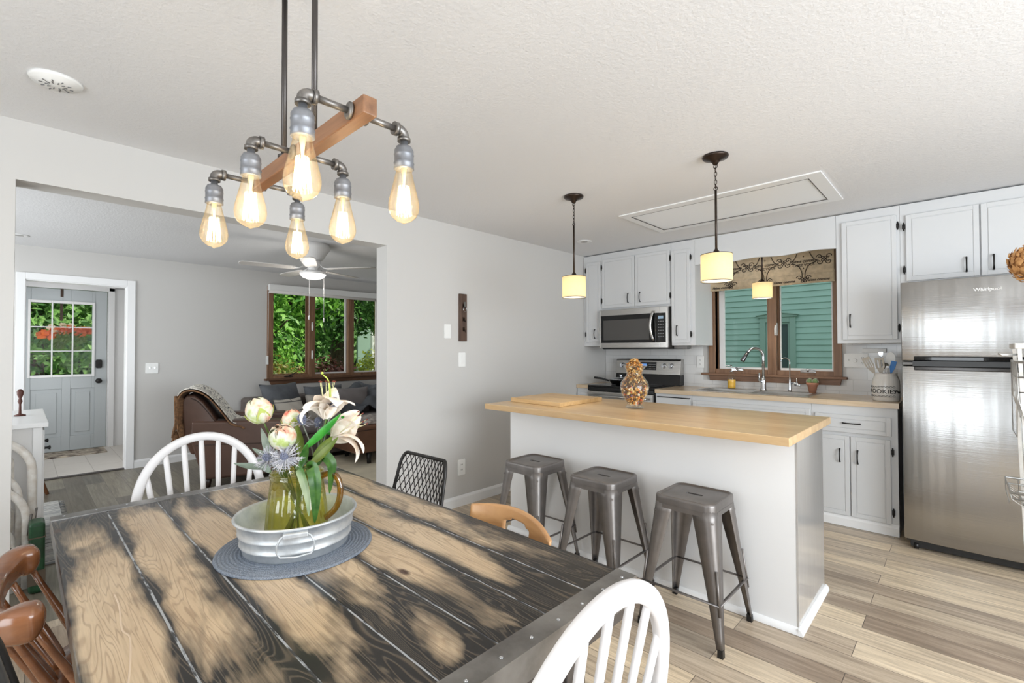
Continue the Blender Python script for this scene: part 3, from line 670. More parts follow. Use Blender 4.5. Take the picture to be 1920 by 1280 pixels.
# faucets
def arc(c, r, a0, a1, n, ax=(1, 0, 0), az=(0, 0, 1)):
    return [Vector(c)+Vector(ax)*r*math.cos(a0+(a1-a0)*i/n)+Vector(az)*r*math.sin(a0+(a1-a0)*i/n) for i in range(n+1)]
fx, fy = -1.385, 4.915; t = thing('kitchen_faucet', 'tall chrome gooseneck pull-down faucet behind the double sink', 'faucet', (fx, fy, .976)); O = (fx, fy, .976)
b = MB(O); b.lathe([(.030, 0), (.030, .01), (.025, .02), (.022, .09), (.018, .12)], (fx, fy, .976), 20); b.build('base', M_chrome, t)
dirv = Vector((-.72, -.69, 0)).normalized(); R_ = .078
b = MB(O); pts = [(fx, fy, 1.08), (fx, fy, 1.28)]+arc(Vector((fx, fy, 1.30))+dirv*R_, R_, PI, .16*PI, 16, -dirv*-1)
b.tube(pts, .0125, 14); b.build('spout', M_chrome, t)
e = pts[-1]; d2 = (pts[-1]-pts[-2]).normalized()
b = MB(O); b.tube([e-d2*.005, e+d2*.05, e+d2*.09, e+d2*.1], [.014, .017, .021, .018], 14); b.build('spray_head', mat('dark_nozzle_metal', (120, 120, 122), .25, 1), t)
b = MB(O); b.tube([(fx-.005, fy-.01, 1.05), (fx-.03, fy-.03, 1.07), (fx-.02, fy-.05, 1.14)], [.012, .010, .007], 10); b.build('lever', M_chrome, t)
fx, fy = -1.165, 4.93; t = thing('filter_faucet', 'small slim chrome water filter faucet right of the tall faucet', 'faucet', (fx, fy, .976)); O = (fx, fy, .976)
b = MB(O); b.lathe([(.016, 0), (.014, .015), (.012, .06), (.009, .11), (.006, .13)], (fx, fy, .976), 16); b.build('base', M_chrome, t)
b = MB(O); pts = [(fx, fy, 1.10), (fx, fy, 1.24)]+arc(Vector((fx, fy, 1.245))+dirv*.042, .042, PI, .05*PI, 14, dirv); b.tube(pts, .0055, 10); b.build('spout', M_chrome, t)
b = MB(O); b.cyl((fx, fy, 1.055), (fx+.07, fy-.02, 1.055), .008); b.cyl((fx+.06, fy-.018, 1.05), (fx+.06, fy-.018, 1.10), .004); b.cyl((fx+.045, fy-.015, 1.04), (fx+.09, fy-.025, 1.04), .012); b.build('lever', M_chrome, t)
# soap bottle
sx, sy = -1.68, 4.925; t = thing('soap_dispenser', 'clear bottle of yellow soap with pump left of the faucet', 'soap dispenser', (sx, sy, .976)); O = (sx, sy, .976)
b = MB(O); b.lathe([(.038, 0), (.041, .01), (.041, .10), (.036, .125), (.016, .15), (.013, .165)], (sx, sy, .976), 24); b.build('bottle', glass('bottle_glass', (.96, .97, .96)), t)
b = MB(O); b.lathe([(.034, .004), (.037, .01), (.037, .088), (.001, .089)], (sx, sy, .976), 24); b.build('soap', mat('yellow_soap', (236, 186, 70), .3), t)
b = MB(O); b.cyl((sx, sy, 1.14), (sx, sy, 1.155), .015); b.cyl((sx, sy, 1.15), (sx, sy, 1.205), .004); b.tube([(sx+.005, sy, 1.205), (sx-.04, sy-.02, 1.203), (sx-.045, sy-.02, 1.195)], .006); b.build('pump', M_chrome, t)
# cactus pot
px, py = -.985, 4.925; t = thing('potted_cactus', 'two small round cacti in a terracotta pot on the counter', 'cactus', (px, py, .976)); O = (px, py, .976)
b = MB(O); b.lathe([(.027, 0), (.040, .07), (.047, .07), (.048, .09), (.043, .09), (.040, .078), (.001, .078)], (px, py, .976), 24); b.build('pot', mat('terracotta', (190, 134, 108), .8, vary=.1), t)
for dx in (-.021, .023):
    b = MB(O); b.sph((px+dx, py-.005, 1.066+.010), .022, .022, .025, 20, 10); cc = b.build('cactus', mat('cactus_green', (120, 146, 96), .7), t)
    b = MB(O); random.seed(9)
    for i in range(120):
        th = random.uniform(.0, PI*.75); a = random.uniform(0, 2*PI); n_ = Vector((math.sin(th)*math.cos(a), math.sin(th)*math.sin(a), math.cos(th))); p = Vector((px+dx, py-.005, 1.076))+Vector((n_.x*.022, n_.y*.022, n_.z*.025)); e = n_.orthogonal()*.0008
        b.add([p+e, p-e, p+n_*.009], [(0, 1, 2)])
    b.build('spines', mat('pale_spines', (240, 236, 220), .6), cc, recalc=False)

# cookie crock + utensils
cx, cy = -.435, 4.60; t = thing('utensil_crock', 'white cookie crock holding kitchen utensils beside the refrigerator', 'crock', (cx, cy, .97)); O = (cx, cy, .97)
b = MB(O); b.lathe([(.078, 0), (.084, .006), (.087, .06), (.087, .12), (.082, .165), (.072, .19), (.070, .205), (.073, .212), (.069, .212), (.066, .2), (.078, .16), (.082, .1), (.078, .01), (.001, .008)], (cx, cy, .97), 40); b.build('jar', mat('glazed_stoneware', (226, 222, 216), .18), t)
def bendj(co, R=.0885, zc=.075, a0=-PI/2-.30):
    a = a0+co.x/R; return Vector((math.cos(a)*(R+co.z), math.sin(a)*(R+co.z), zc+co.y))
text('lettering', 'COOKIES', .046, M_black, t, None, ext=.0006, bend=bendj, spacing=1.05)
b = MB(O)
for s in (-1, 1):
    for k in range(9):
        u = -.085+.17*k/8; p = [bendj(Vector((u+.010*math.cos(q), s*(.034+.006*math.sin(q*1.0)), .0008))) + Vector(O) for q in [j*PI/3 for j in range(6)]]
        b.tube(p, .0013, 4)
    p = [bendj(Vector((s*(.095+.04*q), .010*math.sin(q*PI*2), .0008)))+Vector(O) for q in [j/10 for j in range(11)]]; b.tube(p, .004, 5)
b.build('ornament', M_black, t)
def utensil(name, lab, base, tip, head, m, w=.05, L=.10, slots=0, r=.004, round_=False, group='kitchen utensils in the crock'):
    """head starts L from the tip"""
    base = Vector(base); tip = Vector(tip); d = (tip-base).normalized(); side = d.cross(Vector((.3, 1, 0))).normalized(); nn = side.cross(d)
    t = thing(name, lab, 'kitchen utensil', base, group=group); b = MB(base); b.tube([base, tip-d*L], r, 8); b.build('handle', m, t)
    b = MB(base); k = 14
    def outline(s):
        if round_: return w*math.sqrt(max(0, 1-(2*s-1)**2))*.5+.002
        return w*.5*min(1, .3+1.6*s)
    ns = max(1, slots); segs = 2*slots+1
    for q in range(segs):
        if slots and q % 2 == 1: 
            for s0, s1 in ((0, .35), (.85, 1)):
                f0 = q/segs*2-1; f1 = (q+1)/segs*2-1
                b.hexa([tip-d*L*(1-s)+side*outline(s)*f_+nn*.0012*zz for s, f_, zz in ((s0, f0, -1), (s0, f1, -1), (s1, f1, -1), (s1, f0, -1))], [tip-d*L*(1-s)+side*outline(s)*f_+nn*.0012*zz for s, f_, zz in ((s0, f0, 1), (s0, f1, 1), (s1, f1, 1), (s1, f0, 1))])
            continue
        f0 = q/segs*2-1; f1 = (q+1)/segs*2-1
        for j in range(k):
            s0, s1 = j/k, (j+1)/k; c0 = nn*(.010*math.sin(s0*PI) if round_ else 0); c1 = nn*(.010*math.sin(s1*PI) if round_ else 0)
            b.hexa([tip-d*L*(1-s0)+side*outline(s0)*f0-nn*.0015+c0, tip-d*L*(1-s0)+side*outline(s0)*f1-nn*.0015+c0, tip-d*L*(1-s1)+side*outline(s1)*f1-nn*.0015+c1, tip-d*L*(1-s1)+side*outline(s1)*f0-nn*.0015+c1],
                   [tip-d*L*(1-s0)+side*outline(s0)*f0+nn*.0015+c0, tip-d*L*(1-s0)+side*outline(s0)*f1+nn*.0015+c0, tip-d*L*(1-s1)+side*outline(s1)*f1+nn*.0015+c1, tip-d*L*(1-s1)+side*outline(s1)*f0+nn*.0015+c1])
    b.build(head, m, t); return t
M_taupe = mat('taupe_nylon', (188, 180, 168), .5); M_wht = mat('white_nylon', (236, 236, 234), .4); M_blue = mat('blue_silicone', (34, 110, 178), .4)
utensil('spatula', 'pale slotted pasta fork leaning out on the left of the crock', (cx+.02, cy, .99), (cx-.12, cy-.05, 1.30), 'fork_head', M_taupe, .055, .13, 3)
utensil('spatula', 'pale slotted turner standing in the middle of the crock', (cx-.01, cy, .99), (cx-.035, cy-.04, 1.30), 'blade', M_taupe, .060, .12, 2)
utensil('spoon', 'large round white spoon standing in the crock at the right', (cx-.02, cy+.01, .99), (cx+.035, cy, 1.345), 'bowl', M_wht, .062, .12, 0, round_=True)
utensil('spatula', 'blue spatula leaning right in the crock', (cx-.01, cy-.02, .99), (cx+.055, cy-.035, 1.275), 'blade', M_blue, .035, .09, 0)
utensil('ladle', 'small shiny metal ladle in the crock', (cx, cy+.02, .99), (cx+.0, cy-.045, 1.262), 'bowl', M_chrome, .045, .05, 0, round_=True)
utensil('tongs', 'steel tongs with black tip at the back of the crock', (cx-.02, cy+.03, .99), (cx-.03, cy+.02, 1.345), 'gripper', M_chrome, .03, .04, 0)

# outlets and switches
def plate_y(lab, name, x0, x1, z0, z1, parts, cat):
    O = ((x0+x1)/2, YB-.01, (z0+z1)/2); t = thing(name, lab, cat, O, group='wall plates'); b = MB(O); b.prism(rrect(x0, x1, z0, z1, .006), 'y', YB-.015, YB-.0085); b.build('cover_plate', M_plate, t, bev=.002)
    for p in parts:
        if p[0] == 'o':
            b = MB(O); xc, zc = p[1], p[2]
            b.prism(rrect(xc-.016, xc+.016, zc-.014, zc+.014, .008), 'y', YB-.018, YB-.014); so = b.build('socket', M_plate, t, bev=.001)
            b = MB(O); b.box(xc-.008, xc-.005, YB-.0186, YB-.0178, zc-.004, zc+.007); b.box(xc+.005, xc+.008, YB-.0186, YB-.0178, zc-.004, zc+.007); b.cyl((xc, YB-.0186, zc-.008), (xc, YB-.0178, zc-.008), .0025, n=8); b.build('slots', M_black, so)
        if p[0] == 'k':
            b = MB(O); b.cyl((p[1], YB-.015, p[2]), (p[1], YB-.03, p[2]), .018, .016); b.build('dimmer_knob', M_plate, t)
        if p[0] == 's':
            b = MB(O); b.box(p[1]-.004, p[1]+.004, YB-.026, YB-.014, p[2]-.002, p[2]+.012); b.build('toggle', M_plate, t)
plate_y('white outlet on the kitchen wall between the stove and the window', 'wall_outlet', -2.065, -1.99, 1.17, 1.295, [('o', -2.0275, 1.255), ('o', -2.0275, 1.21)], 'outlet')
plate_y('wide white switch and outlet plate right of the kitchen window', 'wall_switch', -.76, -.59, 1.208, 1.328, [('s', -.73, 1.268), ('k', -.685, 1.268), ('o', -.628, 1.29), ('o', -.628, 1.247)], 'switch')
b = MB(); b.box(-.63, -.465, YB-.035, YB-.0085, 1.335, 1.372); tag(b.build('cabinet_light_bar', M_plate, bev=.004), 'short white light bar on the tile under the right upper cabinet', 'light bar')
def plate_x(lab, name, y0, y1, z0, z1, kind, X, cat):
    O = (X+.001, (y0+y1)/2, (z0+z1)/2); t = thing(name, lab, cat, O, group='wall plates'); b = MB(O); b.prism(rrect(y0, y1, z0, z1, .006), 'x', X+.0005, X+.007); b.build('cover_plate', M_plate, t, bev=.002)
    yc, zc = (y0+y1)/2, (z0+z1)/2
    if kind == 'out':
        for q in (-.022, .022):
            b = MB(O); b.prism(rrect(yc-.016, yc+.016, zc+q-.014, zc+q+.014, .008), 'x', X+.006, X+.0095); so = b.build('socket', M_plate, t); b = MB(O)
            for s in (-1, 1): b.box(X+.0094, X+.0101, yc+s*.0065-.0015, yc+s*.0065+.0015, zc+q-.004, zc+q+.007)
            b.build('slots', M_black, so)
    elif kind == 'tog':
        for s in (-.024, .024): b = MB(O); b.box(X+.006, X+.02, yc+s-.005, yc+s+.005, zc-.003, zc+.013); b.build('toggle', M_chrome, t)
    elif kind == 'rock':
        b = MB(O); b.box(X+.006, X+.011, yc-.017, yc+.017, zc-.034, zc+.034); b.build('rocker', M_plate, t, bev=.002)
plate_x('white rocker light switch plate, higher of the two left of the key rack', 'wall_switch', 2.51, 2.582, 1.466, 1.588, 'none', XD, 'switch')
plate_x('white dimmer switch plate just below the wooden key rack', 'wall_switch', 2.668, 2.745, 1.218, 1.345, 'rock', XD, 'switch')
plate_x('white outlet low on the grey dining wall', 'wall_outlet', 2.658, 2.742, .268, .405, 'out', XD, 'outlet')
plate_x('white double toggle switch on the far wall beside the entry doorway', 'wall_switch', 1.03, 1.155, 1.095, 1.22, 'tog', XF, 'switch')
# key rack
O = (XD, 2.709, 1.65); t = thing('key_rack', 'narrow dark wooden key rack hung upright on the grey wall', 'key rack', O)
b = MB(O); b.box(XD+.001, XD+.022, 2.668, 2.750, 1.444, 1.862); b.build('board', wood('dark_walnut', (104, 82, 68), (66, 48, 40), .5, 2), t, bev=.002)
for z_ in (1.74, 1.62, 1.53):
    b = MB(O); b.box(XD+.022, XD+.026, 2.70, 2.722, z_, z_+.035); b.tube([(XD+.026, 2.711, z_+.02), (XD+.045, 2.711, z_-.005), (XD+.05, 2.711, z_+.012)], .0035, 8); b.build('hook', M_bronze, t)
b = MB(O); b.tube([(XD+.04, 2.711+.018*math.cos(a), 1.725+.022*math.sin(a)) for a in [i*PI/10 for i in range(20)]], .002, 6, closed=True); b.box(XD+.035, XD+.04, 2.703, 2.717, 1.745, 1.79); b.build('ring_pull', M_chrome, t)

# ================================================================== RANGE
O = (-2.64, 4.7, 0); x0, x1 = -3.04, -2.250; t = thing('stove', 'stainless electric range with black glass cooktop in the corner', 'stove', O)
b = MB(O); b.box(x0+.003, x1-.003, 4.43, 5.0, .04, .955); b.build('body', mat('dark_range_side', (58, 56, 55), .4, .4), t)
b = MB(O); b.box(x0+.03, x1-.03, 4.5, 4.98, 0, .04); b.build('feet_plinth', M_blackplastic, t)
b = MB(O); b.box(x0, x1, 4.40, 4.90, .955, .975); ct = b.build('cooktop', M_blackglass, t, bev=.004)
b = MB(O)
for xx, yy, r in ((-2.86, 4.52, .09), (-2.44, 4.52, .075), (-2.86, 4.77, .07), (-2.44, 4.77, .09)): b.tube([(xx+r*math.cos(a), yy+r*math.sin(a), .9753) for a in [i*PI/16 for i in range(32)]], .0012, 4, closed=True)
b.build('burner_ring', mat('burner_print', (120, 120, 120), .3), ct)
b = MB(O); b.box(x0, x1, 4.395, 4.43, .915, .954); b.build('front_trim', M_blackplastic, t, bev=.004)
b = MB(O); b.box(x0+.004, x1-.004, 4.385, 4.43, .34, .91); od = b.build('oven_door', M_steelh, t, bev=.006)
b = MB(O); b.box(x0+.09, x1-.09, 4.381, 4.386, .44, .80); b.build('oven_window', M_blackglass, od)
b = MB(O); b.tube([(x0+.05, 4.345, .865), (x1-.05, 4.345, .865)], .012); b.cyl((x0+.08, 4.385, .865), (x0+.08, 4.345, .865), .008); b.cyl((x1-.08, 4.385, .865), (x1-.08, 4.345, .865), .008); b.build('handle', M_steelh, od)
b = MB(O); b.box(x0+.004, x1-.004, 4.39, 4.43, .05, .33); b.build('drawer', M_steelh, t, bev=.006)
bx0, bx1 = -3.0, -2.205
b = MB(O); b.prism([(4.905, .975), (4.925, 1.085), (YB-.012, 1.085), (YB-.012, .975)], 'x', bx0+.005, bx1-.004); b.build('vent_trim', M_blackglass, t)
b = MB(O); b.prism([(4.915, 1.085), (4.935, 1.245), (4.95, 1.258), (YB-.012, 1.258), (YB-.012, 1.085)], 'x', bx0, bx1); bg_ = b.build('control_panel', M_steelh, t, bev=.006)
def bgy(z): return 4.915+.125*(z-1.085)
for xx in (-2.915, -2.83, -2.40, -2.315):
    b = MB(O); b.cyl((xx, bgy(1.185), 1.185), (xx, bgy(1.185)-.012, 1.185), .030, n=24); b.cyl((xx, bgy(1.185)-.012, 1.185), (xx, bgy(1.185)-.03, 1.185), .024, .021, 24); b.box(xx-.005, xx+.005, bgy(1.185)-.038, bgy(1.185)-.028, 1.163, 1.207); b.build('knob', M_chrome, bg_, bev=.001)
b = MB(O); b.prism([(bgy(1.135)-.003, 1.135), (bgy(1.225)-.003, 1.225), (bgy(1.225)+.01, 1.225), (bgy(1.135)+.01, 1.135)], 'x', -2.73, -2.485); cp = b.build('display_panel', M_blackglass, bg_)
b = MB(O); b.box(-2.66, -2.60, 4.914, 4.925, 1.18, 1.205); b.build('clock', emit('clock_blue', (120, 170, 240), .8), cp)
b = MB(O)
for i in range(6):
    for j in range(3): b.box(-2.585+.016*i, -2.577+.016*i, bgy(1.15+.025*j)-.004, bgy(1.15+.025*j)-.002, 1.147+.025*j, 1.152+.025*j)
b.build('buttons', mat('button_print', (190, 190, 190), .4), cp)
# pan
px, py = -2.80, 4.70; t = thing('frying_pan', 'black frying pan on the back left of the stove', 'pan', (px, py, .9765)); O = (px, py, .9765)
b = MB(O); b.lathe([(.10, 0), (.135, .045), (.138, .045), (.132, .05), (.098, .006), (.001, .006)], (px, py, .9765), 36); b.build('pan_body', M_blackplastic, t)
b = MB(O); b.tube([(px-.10, py-.09, 1.015), (px-.17, py-.13, 1.04), (px-.24, py-.18, 1.05)], [.010, .011, .013], 8); b.build('handle', M_blackplastic, t)
b = MB(O); b.lathe([(.125, .05), (.11, .062), (.05, .075), (.012, .078), (.012, .09), (.02, .1), (.018, .108), (.001, .11)], (px, py, .9765), 36); b.build('lid', M_chrome, t)

# ================================================================== REFRIGERATOR
O = (.10, 4.6, 0); t = thing('refrigerator', 'large stainless top-freezer refrigerator at the right edge of the kitchen', 'refrigerator', O)
fx0, fx1 = -.312, .50
b = MB(O); b.box(fx0+.006, fx1-.006, 4.29, 4.98, .04, 1.80); b.build('cabinet_body', mat('grey_fridge_side', (88, 84, 80), .45, .3), t, bev=.004)
def bow(u): return 4.222-.026*(1-(2*u-1)**2)
def fdoor(z0, z1):
    n = 24; pl = [(fx0+(fx1-fx0)*i/n, bow(i/n)) for i in range(n+1)]+[(fx1, 4.285), (fx0, 4.285)]
    b = MB(O); b.prism(pl, 'z', z0, z1, True)
    return b.build('door', M_fridge, t, bev=.006, seg=3)
m, t2, o2 = new_mat('fridge_stainless')
v = obj_coord(t2, (1.5, 1.5, 260)); n1 = noise(t2, v, 1, 2); big = noise(t2, obj_coord(t2, (7, 7, .12)), 1.2, 2)
bb = bsdf(t2, o2, Base_Color=col4((168, 167, 165)), Metallic=1.0, Roughness=mth(t2, 'MULTIPLY_ADD', big, .10, .19), Anisotropic=.85, Anisotropic_Rotation=0.0)
tg_ = N(t2, 'ShaderNodeTangent'); tg_.direction_type = 'RADIAL'; tg_.axis = 'Z'; t2.links.new(tg_.outputs[0], bb.inputs['Tangent'])
bump(t2, bb, mth(t2, 'ADD', mth(t2, 'MULTIPLY', n1, .03), mth(t2, 'MULTIPLY', big, 1.0)), .8, .012)
M_fridge = m
b = MB(O); n = 24
fr = fdoor(1.285, 1.825); lo = fdoor(.072, 1.252)
b = MB(O); b.prism([(fx0+.065+(fx1-fx0-.08)*i/n, bow(.08+.9*i/n)-.006) for i in range(n+1)]+[(fx1-.015, 4.26), (fx0+.065, 4.26)], 'z', 1.286, 1.318); b.build('freezer_handle', M_blackglass, fr, bev=.006)
b = MB(O); b.prism([(fx0+.065+(fx1-fx0-.08)*i/n, bow(.08+.9*i/n)-.005) for i in range(n+1)]+[(fx1-.015, 4.26), (fx0+.065, 4.26)], 'z', 1.222, 1.250); b.build('door_handle', mat('dark_handle_grey', (66, 64, 63), .25, .6), lo, bev=.006)
b = MB(O); b.prism([(fx0+.06, 4.19), (fx1-.01, 4.17), (fx1-.01, 4.28), (fx0+.06, 4.28)], 'z', 1.2515, 1.2855); b.build('gap_gasket', M_blackplastic, t)
b = MB(O); b.box(fx0+.002, fx0+.085, 4.205, 4.29, 1.258, 1.279); b.build('middle_hinge', mat('hinge_grey', (90, 88, 86), .35, .7), t, bev=.003)
text('logo', 'Whirlpool', .030, mat('logo_chrome', (235, 235, 232), .2, .8), fr, Matrix.Translation(Vector((.112, bow(.52)-.001, 1.742))-Vector(O)) @ Matrix.Rotation(PI/2, 4, 'X'), ext=.0012)
b = MB(O); b.box(fx0+.03, fx1-.03, 4.26, 4.9, .015, .07); b.build('base_grille', M_blackplastic, t)
for xx in (fx0+.06, fx1-.06):
    b = MB(O); b.cyl((xx-.012, 4.27, .022), (xx+.012, 4.27, .022), .022, n=16); b.build('roller', M_blackplastic, t)

# ================================================================== ISLAND
O = (-1.55, 2.88, 0); t = thing('kitchen_island', 'pale grey kitchen island base with glossy side panel behind the stools', 'kitchen island', O)
b = MB(O); b.box(-2.512, -.596, 2.602, 3.168, .001, .924); b.build('island_body', M_island, t, bev=.002)
m, t2, o2 = new_mat('glossy_grey_end_panel'); n1 = noise(t2, obj_coord(t2, (40, 40, 1.5)), 2, 4)
bb = bsdf(t2, o2, Base_Color=mix(t2, col4((196, 194, 192)), col4((176, 174, 171)), n1), Roughness=.13, Metallic=.25, Coat_Weight=.3)
b = MB(O); b.box(-.596, -.588, 2.601, 3.169, .001, .924); b.build('end_panel', m, t, label='glossy streaked grey end panel')
q = [(0, 0)]+[(.02*math.cos(a*PI/12), .03*math.sin(a*PI/12)) for a in range(7)]
b = MB(O); b.prism([(2.602-a, .001+z) for a, z in q], 'x', -2.53, -.568); b.prism([(-.588+a, .001+z) for a, z in q], 'y', 2.582, 3.19); b.build('base_molding', M_white, t)
b = MB(O); b.box(-2.602, -.576, 2.418, 3.335, .9245, .965); b.build('butcher_block_top', M_butcher, t, bev=.003)
# cutting board
b = MB((-2.3, 2.9, .966)); b.add([], []); P = [(-2.552, 2.648), (-2.04, 2.612), (-2.052, 3.16), (-2.565, 3.16)]
b.prism(P, 'z', .966, .996); o = b.build('cutting_board', wood('maple_board', (224, 192, 142), (198, 160, 108), .4, 0, 1, strips=.05), bev=.002); o.location = (-2.3, 2.9, .966)
tag(o, 'thick wooden cutting board lying on the island top', 'cutting board')
# vase of potpourri
vx, vy, vz = -1.64, 2.93, .966; O = (vx, vy, vz); t = thing('glass_vase', 'clear glass urn vase filled with dried potpourri on the island', 'vase', O)
pr = [(.001, .0), (.062, .0), (.064, .008), (.05, .016), (.044, .022), (.062, .05), (.088, .10), (.097, .140), (.092, .175), (.07, .205), (.055, .225), (.052, .240), (.058, .262), (.075, .285), (.085, .292)]
b = MB(O); b.lathe(pr, (vx, vy, vz), 40, wob=lambda a, z: 1+(.05*math.sin(a*6) if z > .27 else 0), caps=False); b.build('glass', glass('vase_glass', (.97, .98, .98), 1.4), t)
pc = [(200, 150, 80), (170, 120, 60), (226, 196, 140), (120, 80, 60), (206, 96, 60), (240, 226, 200), (110, 96, 120), (90, 70, 50), (216, 140, 60)]
pm = [mat('potpourri_%s' % n_, c, .7) for n_, c in zip(('tan', 'brown', 'straw', 'umber', 'red', 'cream', 'violet', 'dark', 'orange'), pc)]
random.seed(11); b = MB(O); 
def vr(z):
    for (r0, z0), (r1, z1) in zip(pr, pr[1:]):
        if z0 <= z <= z1 and z1 > z0: return r0+(r1-r0)*(z-z0)/(z1-z0)
    return .05
b.cur = 7; b.lathe([(.001, .026)]+[(max(.01, vr(z)-.016), z) for z in [.03+.01*i for i in range(24)]]+[(.001, .28)], (vx, vy, vz), 20)
for i in range(1700):
    z = random.uniform(.030, .235) if i < 1150 else random.uniform(.22, .335)
    R_ = (vr(z)-.009) if z < .25 else (.052 if z < .30 else .05-(z-.30)*.9)
    a = random.uniform(0, 2*PI); rr = R_*math.sqrt(random.uniform(.70, 1)) if z < .3 else R_*math.sqrt(random.random())
    c = Vector((vx+rr*math.cos(a), vy+rr*math.sin(a), vz+z)); b.cur = random.choice([0, 2, 0, 1, 5, 3, 8, 6, 7, 4]) if z < .15 else random.choice([0, 1, 2, 0, 2, 1, 8, 3])
    s = random.uniform(.005, .010)
    if z < .14 and random.random() < .7: b.sph(c, s, n=6, m=4)
    else:
        d = Vector((random.uniform(-1, 1), random.uniform(-1, 1), random.uniform(-1, 1))).normalized(); e = d.orthogonal().normalized(); g = d.cross(e)
        b.add([c+d*s*1.4, c+e*s*.6, c-d*s*1.4, c-e*s*.6+g*s*.4], [(0, 1, 2, 3)])
o = b.build('potpourri', pm, t, recalc=False); 

# ================================================================== BAR STOOLS
def stool(lab):
    t = thing('bar_stool', lab, 'bar stool', group='gunmetal bar stools at the island'); H = .645; s = .150
    b = MB()  # seat: rounded dished top with rolled edge and a hand slot
    n = 40; o_ = rrect(-s, s, -s, s, .045, 8)
    def ring(k, z): return [(x*k, y*k, z) for x, y in o_]
    rings = [ring(1.0, H-.055), ring(1.0, H-.014), ring(.985, H-.003), ring(.955, H), ring(.92, H-.001), ring(.90, H-.006), ring(.88, H-.007)]
    vs = [p for r in rings for p in r]; L = len(o_)
    b.add(vs, [(i*L+k, i*L+(k+1) % L, (i+1)*L+(k+1) % L, (i+1)*L+k) for i in range(len(rings)-1) for k in range(L)], True)
    sl = rrect(-.042, .042, -.0105, .0105, .008, 8); ib = rings[-1]
    vs = ib+[(x, y, H-.007) for x, y in sl]+[(x, y, H-.030) for x, y in sl]
    b.add(vs, [(k, (k+1) % L, L+(k+1) % L, L+k) for k in range(L)]+[(L+k, L+(k+1) % L, 2*L+(k+1) % L, 2*L+k) for k in range(L)], False)
    b.add([(x*.97, y*.97, H-.03) for x, y in o_], [tuple(range(L))]); se = b.build('seat', M_gun, t)
    b = MB(); b.box(-.044, .044, -.012, .012, H-.029, H-.013); b.build('slot_shade_block', M_blackplastic, se, label='black block for the shade in the seat slot')  # black block imitates the shade inside the slot
    b = MB()
    for a in range(4):
        ca, sa = [(1, 0), (0, 1), (-1, 0), (0, -1)][a]
        def P(u, v, z): return (ca*u-sa*v, sa*u+ca*v, z)
        b.hexa([P(-.10, -s-.002, H-.062), P(.10, -s-.002, H-.062), P(.10, -s+.004, H-.062), P(-.10, -s+.004, H-.062)], [P(-.10, -s-.001, H-.04), P(.10, -s-.001, H-.04), P(.10, -s+.004, H-.04), P(-.10, -s+.004, H-.04)])
    b.build('apron', M_gun, t)
    tips = []
    for sx, sy in ((1, -1), (1, 1), (-1, 1), (-1, -1)):
        b = MB(); K = 12; prev = None; rowsv = []
        for k in range(K+1):
            q = k/K; z = (H-.03)*(1-q)+.03*q; off = (s-.001)+(.207-s)*q; w_ = .078*(1-q)**1.1+.027; rr = .035*(1-q)+.008
            prof = [(off-w_, off)]+[(off-rr+rr*math.sin(a*PI/10), off-rr+rr*math.cos(a*PI/10)) for a in range(6)]+[(off, off-w_)]
            inn = [(u-.004 if u > off-w_+.001 else u, v-.004 if v > off-w_+.001 else v) for u, v in prof][::-1]
            rowsv.append([(sx*u, sy*v, z) for u, v in prof+inn])
        L2 = len(rowsv[0]); vs = [p for r in rowsv for p in r]
        b.add(vs, [(i*L2+k, i*L2+(k+1) % L2, (i+1)*L2+(k+1) % L2, (i+1)*L2+k) for i in range(K) for k in range(L2)]+[tuple(range(L2)), tuple(range(K*L2, (K+1)*L2))], True)
        c_ = .180; b.tube([(sx*(.186-.016+.0), sy*(.186-.016), .36), (sx*.190, sy*.190, .17)], [.006, .006], 8)
        lg = b.build('leg', M_gun, t)
        b = MB(); b.hexa([(sx*(.207+dx), sy*(.207+dy), 0) for dx, dy in ((-.024, -.024), (.001, -.024), (.001, .001), (-.024, .001))], [(sx*(.207+dx), sy*(.207+dy), .035) for dx, dy in ((-.024, -.024), (-.001, -.024), (-.001, -.001), (-.024, -.001))]); b.build('rubber_foot', M_blackplastic, lg)
    e = .186; z = .215
    for (xa, ya), (xb, yb) in (((-e, -e), (e, -e)), ((e, -e), (e, e)), ((e, e), (-e, e)), ((-e, e), (-e, -e))):
        b = MB(); b.tube([(xa, ya, z), (xb, yb, z)], .009, 8, flat=.5, up=(0, 0, 1)); b.build('footrest_bar', M_gun, t)
    for q in (1, -1):
        b = MB(); b.tube([(-.145, -.145*q, H-.085), (0, 0, H-.07+.01*q), (.145, .145*q, H-.085)], .006, 6); b.build('cross_brace', M_gun, t)
    return t
s1 = stool('gunmetal backless metal stool farthest left at the island, near the wall'); s1.location = (-2.045, 2.35, 0)
dup(s1, (-1.52, 2.355, 0), 0, 'middle one of the three gunmetal metal stools along the island')
dup(s1, (-.992, 2.365, 0), 0, 'gunmetal metal stool farthest right at the island, nearest its glossy end')

